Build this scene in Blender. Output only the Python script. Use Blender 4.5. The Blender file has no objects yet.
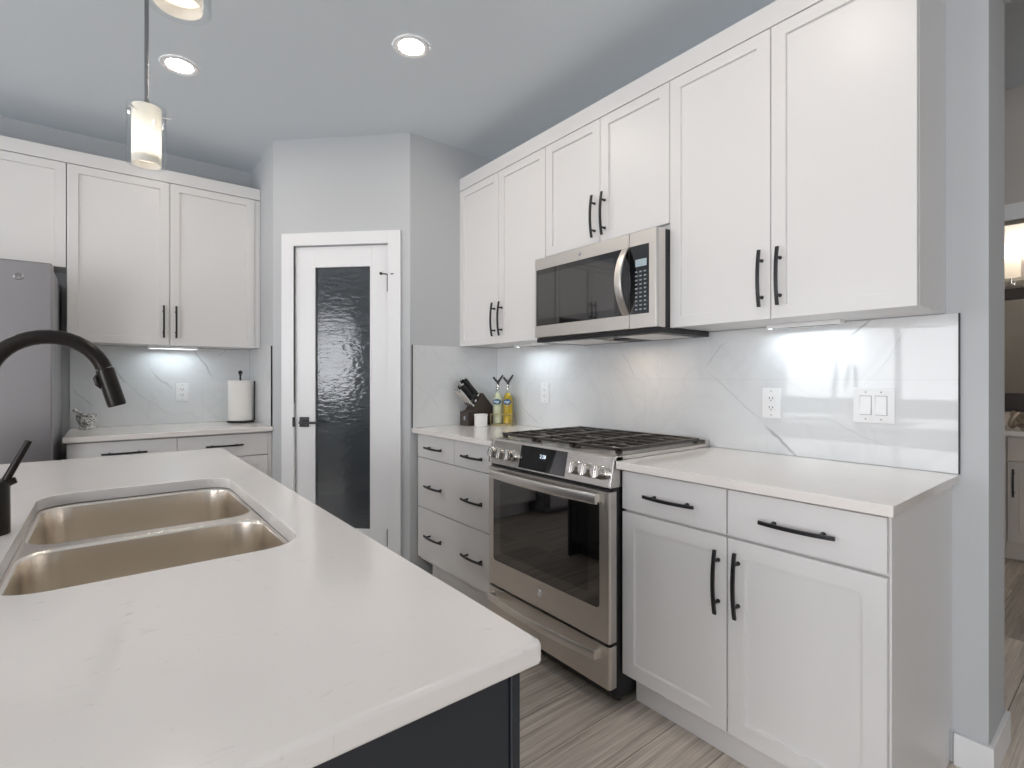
import bpy, bmesh, math, random
from mathutils import Vector, Matrix
random.seed(7)
PI = math.pi
SC = bpy.context.scene
COL = SC.collection

# ------------------------------------------------------------------ camera
YAW = 0.66887
cam_d = bpy.data.cameras.new('camera')
cam = bpy.data.objects.new('camera', cam_d)
COL.objects.link(cam)
cam_d.sensor_fit = 'HORIZONTAL'
cam_d.sensor_width = 36.0
cam_d.lens = 36.0 * 511.864 / 1024.0
cam_d.shift_y = -5.56 / 1024.0
cam_d.clip_start = 0.02
cam.location = (-2.1032, -1.2343, 1.2159)
cam.rotation_euler = (PI / 2, 0, -YAW)
SC.camera = cam

# ------------------------------------------------------------------ world, exposure
world = bpy.data.worlds.new('overcast_sky')
SC.world = world
world.use_nodes = True
bg = world.node_tree.nodes['Background']
bg.inputs[0].default_value = (0.955, 0.967, 1.0, 1)
bg.inputs[1].default_value = 8.6
SC.view_settings.view_transform = 'Standard'
SC.view_settings.look = 'None'
SC.view_settings.gamma = 1.0
SC.view_settings.exposure = -0.20
SC.view_settings.use_curve_mapping = False
SC.cycles.use_denoising = True
SC.cycles.max_bounces = 12
SC.cycles.diffuse_bounces = 6
SC.cycles.glossy_bounces = 6
SC.cycles.transmission_bounces = 10
SC.cycles.caustics_reflective = False
SC.cycles.caustics_refractive = False
SC.cycles.sample_clamp_indirect = 6.0


def area_light(name, loc, rot, sx, sy, power, color, shape='RECTANGLE', portal=False, spread=None):
    d = bpy.data.lights.new(name, 'AREA')
    d.shape = shape
    d.size = sx
    d.size_y = sy
    d.energy = power
    d.color = color
    if spread is not None:
        d.spread = spread
    if portal:
        d.cycles.is_portal = True
    o = bpy.data.objects.new(name, d)
    o.location = loc
    o.rotation_euler = rot
    COL.objects.link(o)
    return o


# room extents
XL, YB, YR, ZC = -5.40, 2.86, -5.00, 2.71
# windows: (wall, a0, a1, z0, z1)
WIN_LEFT = (0.06, 2.10, 0.92, 2.20)
WIN_ADDED = (-4.0, -1.2, 0.06, 2.10)  # unseen opening, added and sized to let in more low daylight
area_light('window_portal', (XL - .06, sum(WIN_LEFT[:2]) / 2, sum(WIN_LEFT[2:]) / 2), (0, -PI / 2, 0), WIN_LEFT[3] - WIN_LEFT[2], WIN_LEFT[1] - WIN_LEFT[0], 1, (1, 1, 1), portal=True)
area_light('window_portal', (XL - .06, sum(WIN_ADDED[:2]) / 2, sum(WIN_ADDED[2:]) / 2), (0, -PI / 2, 0), WIN_ADDED[3] - WIN_ADDED[2], WIN_ADDED[1] - WIN_ADDED[0], 1, (1, 1, 1), portal=True)

DOWNLIGHT = 140.0      # radiance of a recessed lamp's lens
UCL = 30.0
PENDANT = 45.0
HOODLAMP = 26.0
VANITYLAMP = 130.0

# ------------------------------------------------------------------ materials
MATS = {}


def nodes_of(m):
    return m.node_tree.nodes, m.node_tree.links


def mat(name, col, rough=.5, metal=0.0, spec=.5, emit=None, estr=0, trans=0, ior=1.5, coat=0, var=0.0, varscale=3.0, aniso=0):
    m = bpy.data.materials.new(name)
    m.use_nodes = True
    N, L = nodes_of(m)
    b = N['Principled BSDF']
    b.inputs['Base Color'].default_value = (*col, 1)
    b.inputs['Roughness'].default_value = rough
    b.inputs['Metallic'].default_value = metal
    b.inputs['Specular IOR Level'].default_value = spec
    b.inputs['IOR'].default_value = ior
    b.inputs['Transmission Weight'].default_value = trans
    b.inputs['Coat Weight'].default_value = coat
    if aniso:
        b.inputs['Anisotropic'].default_value = aniso
    if emit:
        b.inputs['Emission Color'].default_value = (*emit, 1)
        b.inputs['Emission Strength'].default_value = estr
    if var:
        tc = N.new('ShaderNodeTexCoord')
        nz = N.new('ShaderNodeTexNoise')
        nz.inputs['Scale'].default_value = varscale
        nz.inputs['Detail'].default_value = 4
        L.new(tc.outputs['Object'], nz.inputs['Vector'])
        mx = N.new('ShaderNodeMix')
        mx.data_type = 'RGBA'
        mx.inputs[6].default_value = (*[c * (1 - var) for c in col], 1)
        mx.inputs[7].default_value = (*[min(1, c * (1 + var)) for c in col], 1)
        L.new(nz.outputs['Fac'], mx.inputs[0])
        L.new(mx.outputs[2], b.inputs['Base Color'])
    MATS[name] = m
    return m


def math_node(N, L, op, a, b=None, clamp=False):
    n = N.new('ShaderNodeMath')
    n.operation = op
    n.use_clamp = clamp
    for i, v in enumerate((a, b)):
        if v is None:
            continue
        if isinstance(v, (int, float)):
            n.inputs[i].default_value = v
        else:
            L.new(v, n.inputs[i])
    return n.outputs[0]


def mixc(N, L, fac, a, b):
    n = N.new('ShaderNodeMix')
    n.data_type = 'RGBA'
    for sock, v in ((n.inputs[0], fac), (n.inputs[6], a), (n.inputs[7], b)):
        if isinstance(v, (int, float)):
            sock.default_value = v
        elif isinstance(v, tuple):
            sock.default_value = (*v, 1)
        else:
            L.new(v, sock)
    return n.outputs[2]


def bump(N, L, b, height, strength, dist=.002):
    n = N.new('ShaderNodeBump')
    n.inputs['Strength'].default_value = strength
    n.inputs['Distance'].default_value = dist
    L.new(height, n.inputs['Height'])
    L.new(n.outputs[0], b.inputs['Normal'])


def brushed(name, col, rough, axis_scale, aniso=.0, amount=.06):
    """steel with fine brush lines"""
    m = mat(name, col, rough, 1.0)
    N, L = nodes_of(m)
    b = N['Principled BSDF']
    tc = N.new('ShaderNodeTexCoord')
    mp = N.new('ShaderNodeMapping')
    mp.inputs['Scale'].default_value = axis_scale
    L.new(tc.outputs['Object'], mp.inputs[0])
    nz = N.new('ShaderNodeTexNoise')
    nz.inputs['Scale'].default_value = 1
    nz.inputs['Detail'].default_value = 3
    L.new(mp.outputs[0], nz.inputs['Vector'])
    r = math_node(N, L, 'MULTIPLY_ADD', nz.outputs['Fac'], amount * 2)
    r.node.inputs[2].default_value = rough - amount
    L.new(r, b.inputs['Roughness'])
    return m


def wall_paint(name, col, rough=.75):
    m = mat(name, col, rough, spec=.25)
    N, L = nodes_of(m)
    b = N['Principled BSDF']
    tc = N.new('ShaderNodeTexCoord')
    nz = N.new('ShaderNodeTexNoise')
    nz.inputs['Scale'].default_value = 260
    L.new(tc.outputs['Object'], nz.inputs['Vector'])
    bump(N, L, b, nz.outputs['Fac'], .06, .001)
    return m


wall_paint('wall_paint', (.55, .565, .578))
wall_paint('hall_paint', (.55, .52, .49))
wall_paint('ceiling_paint', (.70, .75, .79), .9)
mat('trim_white', (.83, .83, .84), .35)
mat('cabinet_white', (.765, .75, .742), .36, var=.012, varscale=2)
mat('vanity_paint', (.52, .48, .43), .4, var=.02)
mat('island_paint', (.022, .026, .032), .38, var=.1)
mat('matte_black', (.012, .012, .014), .38)
mat('faucet_black', (.022, .018, .017), .28, .6)
mat('black_plastic', (.012, .012, .013), .45)
mat('cast_iron', (.045, .038, .034), .30, var=.2, varscale=40)
mat('black_glass', (.006, .006, .007), .03, spec=.8, coat=.5)
mat('oven_glass', (.012, .010, .009), .04, spec=1.0, coat=1.0)
mat('chrome', (.82, .82, .82), .08, 1)
mat('rod_nickel', (.30, .30, .31), .25, 1)
mat('handle_steel', (.86, .83, .79), .33, 1)
mat('knob_steel', (.70, .68, .65), .16, 1)
brushed('steel', (.66, .63, .595), .28, (3, 3, 420), amount=.02)
brushed('steel_horizontal', (.72, .685, .645), .37, (420, 6, 420), amount=.04)
mat('sink_steel', (.82, .765, .695), .26, 1)
brushed('fridge_steel', (.37, .35, .355), .32, (300, 4, 4), amount=.02)
mat('fridge_side', (.30, .30, .31), .45)
mat('plastic_white', (.86, .86, .86), .3)
mat('slot_dark', (.05, .05, .05), .5)
mat('screen_grey', (.35, .42, .46), .25, emit=(.5, .6, .66), estr=.12)
mat('key_grey', (.32, .36, .40), .4)
mat('digit_glow', (.6, .7, .8), .4, emit=(.75, .85, 1), estr=1.6)
mat('lamp_warm', (1, .95, .88), .4, emit=(1, .90, .79), estr=DOWNLIGHT)
mat('lamp_bar', (1, 1, 1), .4, emit=(.82, .94, 1.0), estr=UCL)
mat('lamp_hood', (1, .9, .75), .4, emit=(1, .80, .60), estr=HOODLAMP)
mat('shade_opal', (.92, .90, .87), .4)
_N, _L = nodes_of(MATS['shade_opal'])
_tr = _N.new('ShaderNodeBsdfTranslucent')
_tr.inputs[0].default_value = (.97, .95, .91, 1)
_mx = _N.new('ShaderNodeMixShader')
_mx.inputs[0].default_value = .5
_L.new(_N['Principled BSDF'].outputs[0], _mx.inputs[1])
_L.new(_tr.outputs[0], _mx.inputs[2])
_L.new(_mx.outputs[0], _N['Material Output'].inputs[0])
mat('lamp_pendant', (1, .95, .9), .4, emit=(1, .96, .90), estr=PENDANT)
mat('lamp_vanity', (1, .9, .8), .4, emit=(1, .91, .79), estr=VANITYLAMP)


def thin_glass(name, col, ior=1.45):
    m = mat(name, col, 0)
    N, L = nodes_of(m)
    tr = N.new('ShaderNodeBsdfTransparent')
    tr.inputs[0].default_value = (*col, 1)
    gl = N.new('ShaderNodeBsdfGlossy')
    gl.inputs['Roughness'].default_value = .02
    lw = N.new('ShaderNodeLayerWeight')
    lw.inputs[0].default_value = .5
    fr = math_node(N, L, 'MULTIPLY_ADD', math_node(N, L, 'POWER', lw.outputs['Facing'], 4), .6)
    fr.node.inputs[2].default_value = .03
    mx = N.new('ShaderNodeMixShader')
    L.new(fr, mx.inputs[0])
    L.new(tr.outputs[0], mx.inputs[1])
    L.new(gl.outputs[0], mx.inputs[2])
    L.new(mx.outputs[0], N['Material Output'].inputs[0])


thin_glass('clear_glass', (.97, .98, .98))
thin_glass('bottle_glass', (.93, .95, .90))
mat('oil_gold', (.50, .33, .02), .15)
mat('oil_pale', (.68, .68, .52), .15)
mat('label_blue', (.03, .09, .18), .5, var=.3, varscale=90)
mat('label_ink', (.55, .65, .78), .5)
mat('rack_wood', (.38, .31, .15), .45, var=.15, varscale=30)
mat('block_wood', (.045, .032, .026), .45, var=.25, varscale=25)
mat('paper', (.86, .84, .81), .85, var=.02, varscale=60)
mat('ceramic', (.80, .80, .79), .3)
mat('mirror', (.85, .85, .85), .02, 1)
mat('mirror_frame', (.03, .022, .02), .4)
mat('bronze', (.42, .35, .28), .35, .7)
mat('grey_tub', (.45, .47, .50), .5)
mat('jamb_shadow', (.10, .10, .10), .7)
mat('blind_white', (.75, .76, .78), .6)


def floor_mat():
    m = mat('floor_planks', (.3, .26, .22), .42, spec=.4)
    N, L = nodes_of(m)
    b = N['Principled BSDF']
    tc = N.new('ShaderNodeTexCoord')
    br = N.new('ShaderNodeTexBrick')
    br.inputs['Scale'].default_value = 1
    br.inputs['Brick Width'].default_value = 1.22
    br.inputs['Row Height'].default_value = .178
    br.inputs['Mortar Size'].default_value = .0012
    br.inputs['Mortar Smooth'].default_value = .1
    br.inputs['Color1'].default_value = (0, 0, 0, 1)
    br.inputs['Color2'].default_value = (1, 1, 1, 1)
    br.inputs['Mortar'].default_value = (.5, .5, .5, 1)
    br.offset = .37
    L.new(tc.outputs['Object'], br.inputs['Vector'])
    rgb = br.outputs['Color']
    # grain: stretched noise, shifted per plank
    sh = N.new('ShaderNodeVectorMath')
    sh.operation = 'MULTIPLY_ADD'
    sh.inputs[1].default_value = (7, 3, 0)
    L.new(rgb, sh.inputs[0])
    L.new(tc.outputs['Object'], sh.inputs[2])
    mp = N.new('ShaderNodeMapping')
    mp.inputs['Scale'].default_value = (.9, 24, 1)
    L.new(sh.outputs[0], mp.inputs[0])
    n1 = N.new('ShaderNodeTexNoise')
    n1.inputs['Scale'].default_value = 2.2
    n1.inputs['Detail'].default_value = 8
    n1.inputs['Roughness'].default_value = .62
    n1.inputs['Distortion'].default_value = .2
    L.new(mp.outputs[0], n1.inputs['Vector'])
    mp2 = N.new('ShaderNodeMapping')
    mp2.inputs['Scale'].default_value = (2.5, 110, 1)
    L.new(sh.outputs[0], mp2.inputs[0])
    n2 = N.new('ShaderNodeTexNoise')
    n2.inputs['Scale'].default_value = 2
    n2.inputs['Detail'].default_value = 5
    L.new(mp2.outputs[0], n2.inputs['Vector'])
    ramp = N.new('ShaderNodeValToRGB')
    e = ramp.color_ramp.elements
    e[0].position = .33
    e[0].color = (.34, .292, .25, 1)
    e[1].position = .66
    e[1].color = (.64, .575, .51, 1)
    k = e.new(.5)
    k.color = (.51, .45, .393, 1)
    mixf = math_node(N, L, 'MULTIPLY_ADD', n2.outputs['Fac'], .42)
    L.new(n1.outputs['Fac'], mixf.node.inputs[2])
    f2 = math_node(N, L, 'SUBTRACT', mixf, .205)
    L.new(f2, ramp.inputs[0])
    sep = N.new('ShaderNodeSeparateColor')
    L.new(rgb, sep.inputs[0])
    tone = math_node(N, L, 'MULTIPLY_ADD', sep.outputs[0], .55)
    tone.node.inputs[2].default_value = .78
    vm = N.new('ShaderNodeVectorMath')
    vm.operation = 'SCALE'
    L.new(ramp.outputs[0], vm.inputs[0])
    L.new(tone, vm.inputs['Scale'])
    c = mixc(N, L, br.outputs['Fac'], vm.outputs[0], (.09, .07, .055))
    L.new(c, b.inputs['Base Color'])
    bump(N, L, b, n2.outputs['Fac'], .12, .001)
    return m


floor_mat()


def quartz_mat():
    m = mat('quartz', (.80, .77, .745), .13, spec=.5)
    N, L = nodes_of(m)
    b = N['Principled BSDF']
    tc = N.new('ShaderNodeTexCoord')
    mp = N.new('ShaderNodeMapping')
    mp.inputs['Scale'].default_value = (1, 2.6, 1)
    mp.inputs['Rotation'].default_value = (0, 0, .5)
    L.new(tc.outputs['Object'], mp.inputs[0])
    v = N.new('ShaderNodeTexNoise')
    v.inputs['Scale'].default_value = 22
    v.inputs['Detail'].default_value = 6
    v.inputs['Roughness'].default_value = .7
    v.inputs['Distortion'].default_value = .8
    L.new(mp.outputs[0], v.inputs['Vector'])
    r = N.new('ShaderNodeValToRGB')
    r.color_ramp.elements[0].position = .615
    r.color_ramp.elements[0].color = (0, 0, 0, 1)
    r.color_ramp.elements[1].position = .70
    r.color_ramp.elements[1].color = (1, 1, 1, 1)
    L.new(v.outputs['Fac'], r.inputs[0])
    f = math_node(N, L, 'MULTIPLY', r.outputs[0], .4)
    n2 = N.new('ShaderNodeTexNoise')
    n2.inputs['Scale'].default_value = 3
    n2.inputs['Detail'].default_value = 4
    L.new(tc.outputs['Object'], n2.inputs['Vector'])
    base = mixc(N, L, n2.outputs['Fac'], (.80, .755, .72), (.84, .80, .77))
    c = mixc(N, L, f, base, (.50, .47, .46))
    L.new(c, b.inputs['Base Color'])
    return m


quartz_mat()


def marble_mat(name, uaxis, veins, x0=0.0, z0=.914):
    """glossy marble-look wall tile; veins are ((u,z),(u,z),half width,strength) in world metres"""
    m = mat(name, (.7, .72, .73), .03, spec=.42)
    N, L = nodes_of(m)
    b = N['Principled BSDF']
    g = N.new('ShaderNodeNewGeometry')
    sp = N.new('ShaderNodeSeparateXYZ')
    L.new(g.outputs['Position'], sp.inputs[0])
    u = sp.outputs[uaxis]
    z = sp.outputs[2]
    nz = N.new('ShaderNodeTexNoise')
    nz.inputs['Scale'].default_value = 9
    nz.inputs['Detail'].default_value = 5
    L.new(g.outputs['Position'], nz.inputs['Vector'])
    wob = math_node(N, L, 'MULTIPLY', math_node(N, L, 'SUBTRACT', nz.outputs['Fac'], .5), .05)
    fac = None
    for (a, c, w, s) in veins:
        dx, dz = c[0] - a[0], c[1] - a[1]
        ln = math.hypot(dx, dz)
        dx, dz = dx / ln, dz / ln
        pu = math_node(N, L, 'SUBTRACT', u, a[0])
        pz = math_node(N, L, 'SUBTRACT', z, a[1])
        t = math_node(N, L, 'ADD', math_node(N, L, 'MULTIPLY', pu, dx), math_node(N, L, 'MULTIPLY', pz, dz))
        d = math_node(N, L, 'SUBTRACT', math_node(N, L, 'MULTIPLY', pu, dz), math_node(N, L, 'MULTIPLY', pz, dx))
        d = math_node(N, L, 'ABSOLUTE', math_node(N, L, 'ADD', d, wob))
        line = math_node(N, L, 'SUBTRACT', 1, math_node(N, L, 'DIVIDE', d, w), True)
        tn = math_node(N, L, 'DIVIDE', t, ln)
        env = math_node(N, L, 'MULTIPLY', math_node(N, L, 'MULTIPLY', tn, math_node(N, L, 'SUBTRACT', 1, tn)), 5, False)
        env = math_node(N, L, 'MINIMUM', math_node(N, L, 'MAXIMUM', env, 0), 1)
        f = math_node(N, L, 'MULTIPLY', math_node(N, L, 'MULTIPLY', line, env), s)
        fac = f if fac is None else math_node(N, L, 'MAXIMUM', fac, f)
    # faint all-over cloudy veins
    n2 = N.new('ShaderNodeTexNoise')
    n2.inputs['Scale'].default_value = 2.4
    n2.inputs['Detail'].default_value = 6
    n2.inputs['Distortion'].default_value = 1.6
    L.new(g.outputs['Position'], n2.inputs['Vector'])
    ab = math_node(N, L, 'ABSOLUTE', math_node(N, L, 'SUBTRACT', n2.outputs['Fac'], .5))
    thin = math_node(N, L, 'SUBTRACT', 1, math_node(N, L, 'MULTIPLY', ab, 26), True)
    thin = math_node(N, L, 'MULTIPLY', thin, .06)
    fac = thin if fac is None else math_node(N, L, 'MAXIMUM', fac, thin)
    base = mixc(N, L, n2.outputs['Fac'], (.71, .72, .73), (.77, .78, .785))
    c = mixc(N, L, fac, base, (.27, .28, .29))
    # tile joints
    cb = N.new('ShaderNodeCombineXYZ')
    L.new(math_node(N, L, 'SUBTRACT', u, x0), cb.inputs[0])
    L.new(math_node(N, L, 'SUBTRACT', z, z0), cb.inputs[1])
    br = N.new('ShaderNodeTexBrick')
    br.inputs['Scale'].default_value = 1
    br.inputs['Brick Width'].default_value = .60
    br.inputs['Row Height'].default_value = .2975
    br.inputs['Mortar Size'].default_value = .0010
    br.inputs['Mortar Smooth'].default_value = 0
    br.offset = .5
    L.new(cb.outputs[0], br.inputs['Vector'])
    jf = math_node(N, L, 'MULTIPLY', br.outputs['Fac'], .32)
    c = mixc(N, L, jf, c, (.50, .52, .52))
    L.new(c, b.inputs['Base Color'])
    n3 = N.new('ShaderNodeTexNoise')
    n3.inputs['Scale'].default_value = 3.2
    n3.inputs['Detail'].default_value = 1
    L.new(g.outputs['Position'], n3.inputs['Vector'])
    bump(N, L, b, n3.outputs['Fac'], .05, .02)
    return m


marble_mat('tile_range', 1, [
    ((.03, 1.262), (-.255, 1.022), .0050, .30), ((-.235, 1.030), (-.385, .900), .0085, .80),
    ((-.09, 1.385), (.035, 1.262), .0045, .35), ((.52, 1.370), (.395, 1.210), .0045, .38),
    ((1.345, 1.055), (1.12, .915), .0050, .42), ((-.615, 1.44), (-.52, 1.345), .0060, .70),
    ((-.44, 1.07), (-.70, .965), .0045, .18), ((.30, 1.16), (.62, 1.30), .0035, .18),
    ((-.72, 1.40), (-.62, 1.22), .0040, .22)], x0=.053)
marble_mat('tile_back', 0, [
    ((-1.67, 1.46), (-1.525, 1.205), .0080, .55), ((-2.125, 1.36), (-2.0, 1.17), .0090, .45),
    ((-2.03, 1.20), (-1.78, .96), .0050, .25), ((-1.89, 1.28), (-1.755, 1.14), .0085, .42),
    ((-2.28, 1.16), (-2.17, 1.03), .0060, .40), ((-1.50, 1.36), (-1.43, 1.43), .0045, .4),
    ((-1.6, .95), (-1.40, 1.13), .0035, .2)], x0=-1.29)
marble_mat('tile_side', 0, [((-.40, 1.36), (-.25, 1.12), .0045, .16), ((-.62, 1.20), (-.45, 1.02), .0045, .16)], x0=-.65)
marble_mat('tile_return', 1, [((2.40, 1.33), (2.52, 1.15), .0060, .2)], x0=2.25)


def rain_glass():
    m = mat('rain_glass', (.42, .46, .49), .03, trans=1, ior=1.7, spec=.8)
    N, L = nodes_of(m)
    b = N['Principled BSDF']
    tc = N.new('ShaderNodeTexCoord')
    mp = N.new('ShaderNodeMapping')
    mp.inputs['Scale'].default_value = (.5, .5, 1.25)
    L.new(tc.outputs['Object'], mp.inputs[0])
    nz = N.new('ShaderNodeTexNoise')
    nz.inputs['Scale'].default_value = 42
    nz.inputs['Detail'].default_value = 2
    nz.inputs['Distortion'].default_value = .6
    L.new(mp.outputs[0], nz.inputs['Vector'])
    bump(N, L, b, nz.outputs['Fac'], .28, .004)
    df = N.new('ShaderNodeBsdfDiffuse')
    df.inputs[0].default_value = (.22, .25, .28, 1)
    mx = N.new('ShaderNodeMixShader')
    mx.inputs[0].default_value = .22
    L.new(b.outputs[0], mx.inputs[1])
    L.new(df.outputs[0], mx.inputs[2])
    L.new(mx.outputs[0], N['Material Output'].inputs[0])
    return m


rain_glass()


def granite():
    m = mat('mottled_marble', (.5, .5, .5), .3)
    N, L = nodes_of(m)
    b = N['Principled BSDF']
    tc = N.new('ShaderNodeTexCoord')
    nz = N.new('ShaderNodeTexNoise')
    nz.inputs['Scale'].default_value = 60
    nz.inputs['Detail'].default_value = 6
    nz.inputs['Distortion'].default_value = 1.4
    L.new(tc.outputs['Object'], nz.inputs['Vector'])
    r = N.new('ShaderNodeValToRGB')
    r.color_ramp.elements[0].position = .42
    r.color_ramp.elements[0].color = (.16, .16, .16, 1)
    r.color_ramp.elements[1].position = .56
    r.color_ramp.elements[1].color = (.72, .71, .69, 1)
    L.new(nz.outputs['Fac'], r.inputs[0])
    L.new(r.outputs[0], b.inputs['Base Color'])


granite()

# ------------------------------------------------------------------ mesh helpers
I4 = Matrix.Identity(4)


def frame(o, u, v, w):
    return Matrix(((u[0], v[0], w[0], o[0]), (u[1], v[1], w[1], o[1]), (u[2], v[2], w[2], o[2]), (0, 0, 0, 1)))


R = math.sqrt(.5)
F_RANGE = frame((0, 0, 0), (0, -1, 0), (0, 0, 1), (-1, 0, 0))        # u=-Y, w=-X
F_BACK = frame((0, YB, 0), (1, 0, 0), (0, 0, 1), (0, -1, 0))         # u=X,  w=YB-Y
F_DIAG = frame((-1.287, 2.221, 0), (R, -R, 0), (0, 0, 1), (-R, -R, 0))
F_ISLE_END = frame((0, -.765, 0), (1, 0, 0), (0, 0, 1), (0, -1, 0))
F_VAN = frame((3.2, 0, 0), (0, -1, 0), (0, 0, 1), (-1, 0, 0))


class MB:
    def __init__(self, M=None):
        self.bm = bmesh.new()
        self.M = M or I4

    def _add(self, verts, M=None):
        T = self.M @ M if M is not None else self.M
        return [self.bm.verts.new(T @ Vector(v)) for v in verts]

    def faces(self, verts, faces, M=None):
        vs = self._add(verts, M)
        for f in faces:
            try:
                self.bm.faces.new([vs[i] for i in f])
            except ValueError:
                pass
        return vs

    def box(self, x0, x1, y0, y1, z0, z1, bev=0.0, seg=2, M=None):
        if x0 > x1: x0, x1 = x1, x0
        if y0 > y1: y0, y1 = y1, y0
        if z0 > z1: z0, z1 = z1, z0
        b = min(bev, .49 * min(x1 - x0, y1 - y0, z1 - z0))
        t = bmesh.new()
        bmesh.ops.create_cube(t, size=1)
        for v in t.verts:
            v.co = Vector(((x0 + x1) / 2 + v.co.x * (x1 - x0), (y0 + y1) / 2 + v.co.y * (y1 - y0), (z0 + z1) / 2 + v.co.z * (z1 - z0)))
        if b > 0:
            bmesh.ops.bevel(t, geom=t.edges[:], offset=b, segments=seg, profile=.5, affect='EDGES')
        self.absorb(t, M)
        return self

    def absorb(self, t, M=None):
        t.verts.index_update()
        vs = self._add([v.co for v in t.verts], M)
        for f in t.faces:
            self.bm.faces.new([vs[v.index] for v in f.verts])
        t.free()

    def ring_loft(self, rings, cap0=True, cap1=True, closed=True, M=None):
        """rings: list of equal-length point lists"""
        n = len(rings[0])
        vv = [self._add(r, M) for r in rings]
        for a, b in zip(vv[:-1], vv[1:]):
            for i in range(n if closed else n - 1):
                j = (i + 1) % n
                self.bm.faces.new((a[i], a[j], b[j], b[i]))
        if cap0:
            self.bm.faces.new(list(reversed(vv[0])))
        if cap1:
            self.bm.faces.new(vv[-1])
        return vv

    def lathe(self, c, prof, n=32, axis='z', cap0=True, cap1=True, M=None):
        """prof: (radius, height) pairs from bottom to top"""
        rings = []
        for (r, h) in prof:
            r = max(r, 1e-5)
            pts = []
            for i in range(n):
                a = 2 * PI * i / n
                p = (r * math.cos(a), r * math.sin(a), h)
                if axis == 'x': p = (p[2], p[0], p[1])
                elif axis == 'y': p = (p[1], p[2], p[0])
                pts.append((c[0] + p[0], c[1] + p[1], c[2] + p[2]))
            rings.append(pts)
        self.ring_loft(rings, cap0, cap1, M=M)
        return self

    def tube(self, pts, r, n=12, caps=True, M=None, flat=None):
        """round tube (r may be a list); flat=(half width vector, half height vector) sweeps a rectangle instead"""
        pts = [Vector(p) for p in pts]
        rs = r if isinstance(r, (list, tuple)) else [r] * len(pts)
        rings = []
        up = None
        for i, p in enumerate(pts):
            d = (pts[min(i + 1, len(pts) - 1)] - pts[max(i - 1, 0)]).normalized()
            if up is None:
                up = Vector((0, 0, 1)) if abs(d.z) < .9 else Vector((1, 0, 0))
            s = d.cross(up).normalized()
            up = s.cross(d).normalized()
            rings.append([p + rs[i] * (math.cos(2 * PI * k / n) * s + math.sin(2 * PI * k / n) * up) for k in range(n)])
        self.ring_loft(rings, caps, caps, M=M)
        return self

    def prism(self, poly, a0, a1, plane='xz', bev=0, M=None):
        """polygon extruded along the third axis"""
        t = bmesh.new()
        def P(p, a):
            return {'xz': (p[0], a, p[1]), 'xy': (p[0], p[1], a), 'yz': (a, p[0], p[1])}[plane]
        A = [t.verts.new(P(p, a0)) for p in poly]
        B = [t.verts.new(P(p, a1)) for p in poly]
        n = len(poly)
        t.faces.new(A)
        t.faces.new(list(reversed(B)))
        for i in range(n):
            j = (i + 1) % n
            t.faces.new((A[j], A[i], B[i], B[j]))
        bmesh.ops.recalc_face_normals(t, faces=t.faces[:])
        if bev:
            bmesh.ops.bevel(t, geom=t.edges[:], offset=bev, segments=2, profile=.5, affect='EDGES')
        self.absorb(t, M)
        return self

    def fill_plate(self, loops, z, up=True):
        """planar face with holes at height z (loops of xy)"""
        t = bmesh.new()
        es = []
        for lp in loops:
            vs = [t.verts.new((p[0], p[1], z)) for p in lp]
            for i in range(len(vs)):
                es.append(t.edges.new((vs[i], vs[(i + 1) % len(vs)])))
        bmesh.ops.triangle_fill(t, use_beauty=True, use_dissolve=False, edges=es)
        bmesh.ops.recalc_face_normals(t, faces=t.faces[:])
        f = t.faces[:]
        if f and ((f[0].normal.z > 0) != up):
            bmesh.ops.reverse_faces(t, faces=f)
        self.absorb(t)


def rrect(x0, x1, y0, y1, r, n=6):
    pts = []
    for cx, cy, a0 in ((x1 - r, y1 - r, 0), (x0 + r, y1 - r, PI / 2), (x0 + r, y0 + r, PI), (x1 - r, y0 + r, 1.5 * PI)):
        for i in range(n + 1):
            a = a0 + PI / 2 * i / n
            pts.append((cx + r * math.cos(a), cy + r * math.sin(a)))
    return pts


ORIGIN = {}


def obj(name, mb, m, parent=None, loc=None, weld=True, normals=True, smooth=38, flat_faces=True):
    me = bpy.data.meshes.new(name)
    bm = mb.bm
    if weld:
        bmesh.ops.remove_doubles(bm, verts=bm.verts[:], dist=2e-5)
    if normals:
        bmesh.ops.recalc_face_normals(bm, faces=bm.faces[:])
    if parent is not None:
        base = ORIGIN[parent.name] if loc is None else Vector(loc)
    else:
        if loc is None:
            c = [v.co for v in bm.verts]
            loc = (sum(p.x for p in c) / len(c), sum(p.y for p in c) / len(c), min(p.z for p in c))
        base = Vector(loc)
    for v in bm.verts:
        v.co -= base
    bm.to_mesh(me)
    bm.free()
    me.materials.append(MATS[m] if isinstance(m, str) else m)
    me.polygons.foreach_set('use_smooth', [True] * len(me.polygons))
    me.set_sharp_from_angle(angle=math.radians(smooth))
    o = bpy.data.objects.new(name, me)
    COL.objects.link(o)
    if flat_faces:
        wn = o.modifiers.new('weighted_normals', 'WEIGHTED_NORMAL')
        wn.keep_sharp = True
        wn.weight = 100
    if parent is not None:
        o.parent = parent
        o.location = base - ORIGIN[parent.name]
    else:
        o.location = base
    ORIGIN[o.name] = base.copy()
    return o


def tag(o, label=None, cat=None, group=None, kind=None):
    if label: o['label'] = label
    if cat: o['category'] = cat
    if group: o['group'] = group
    if kind: o['kind'] = kind
    return o


def thing(name, loc, label, cat, group=None):
    o = bpy.data.objects.new(name, None)
    COL.objects.link(o)
    o.location = loc
    o.empty_display_size = .05
    ORIGIN[o.name] = Vector(loc)
    return tag(o, label, cat, group)


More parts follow.
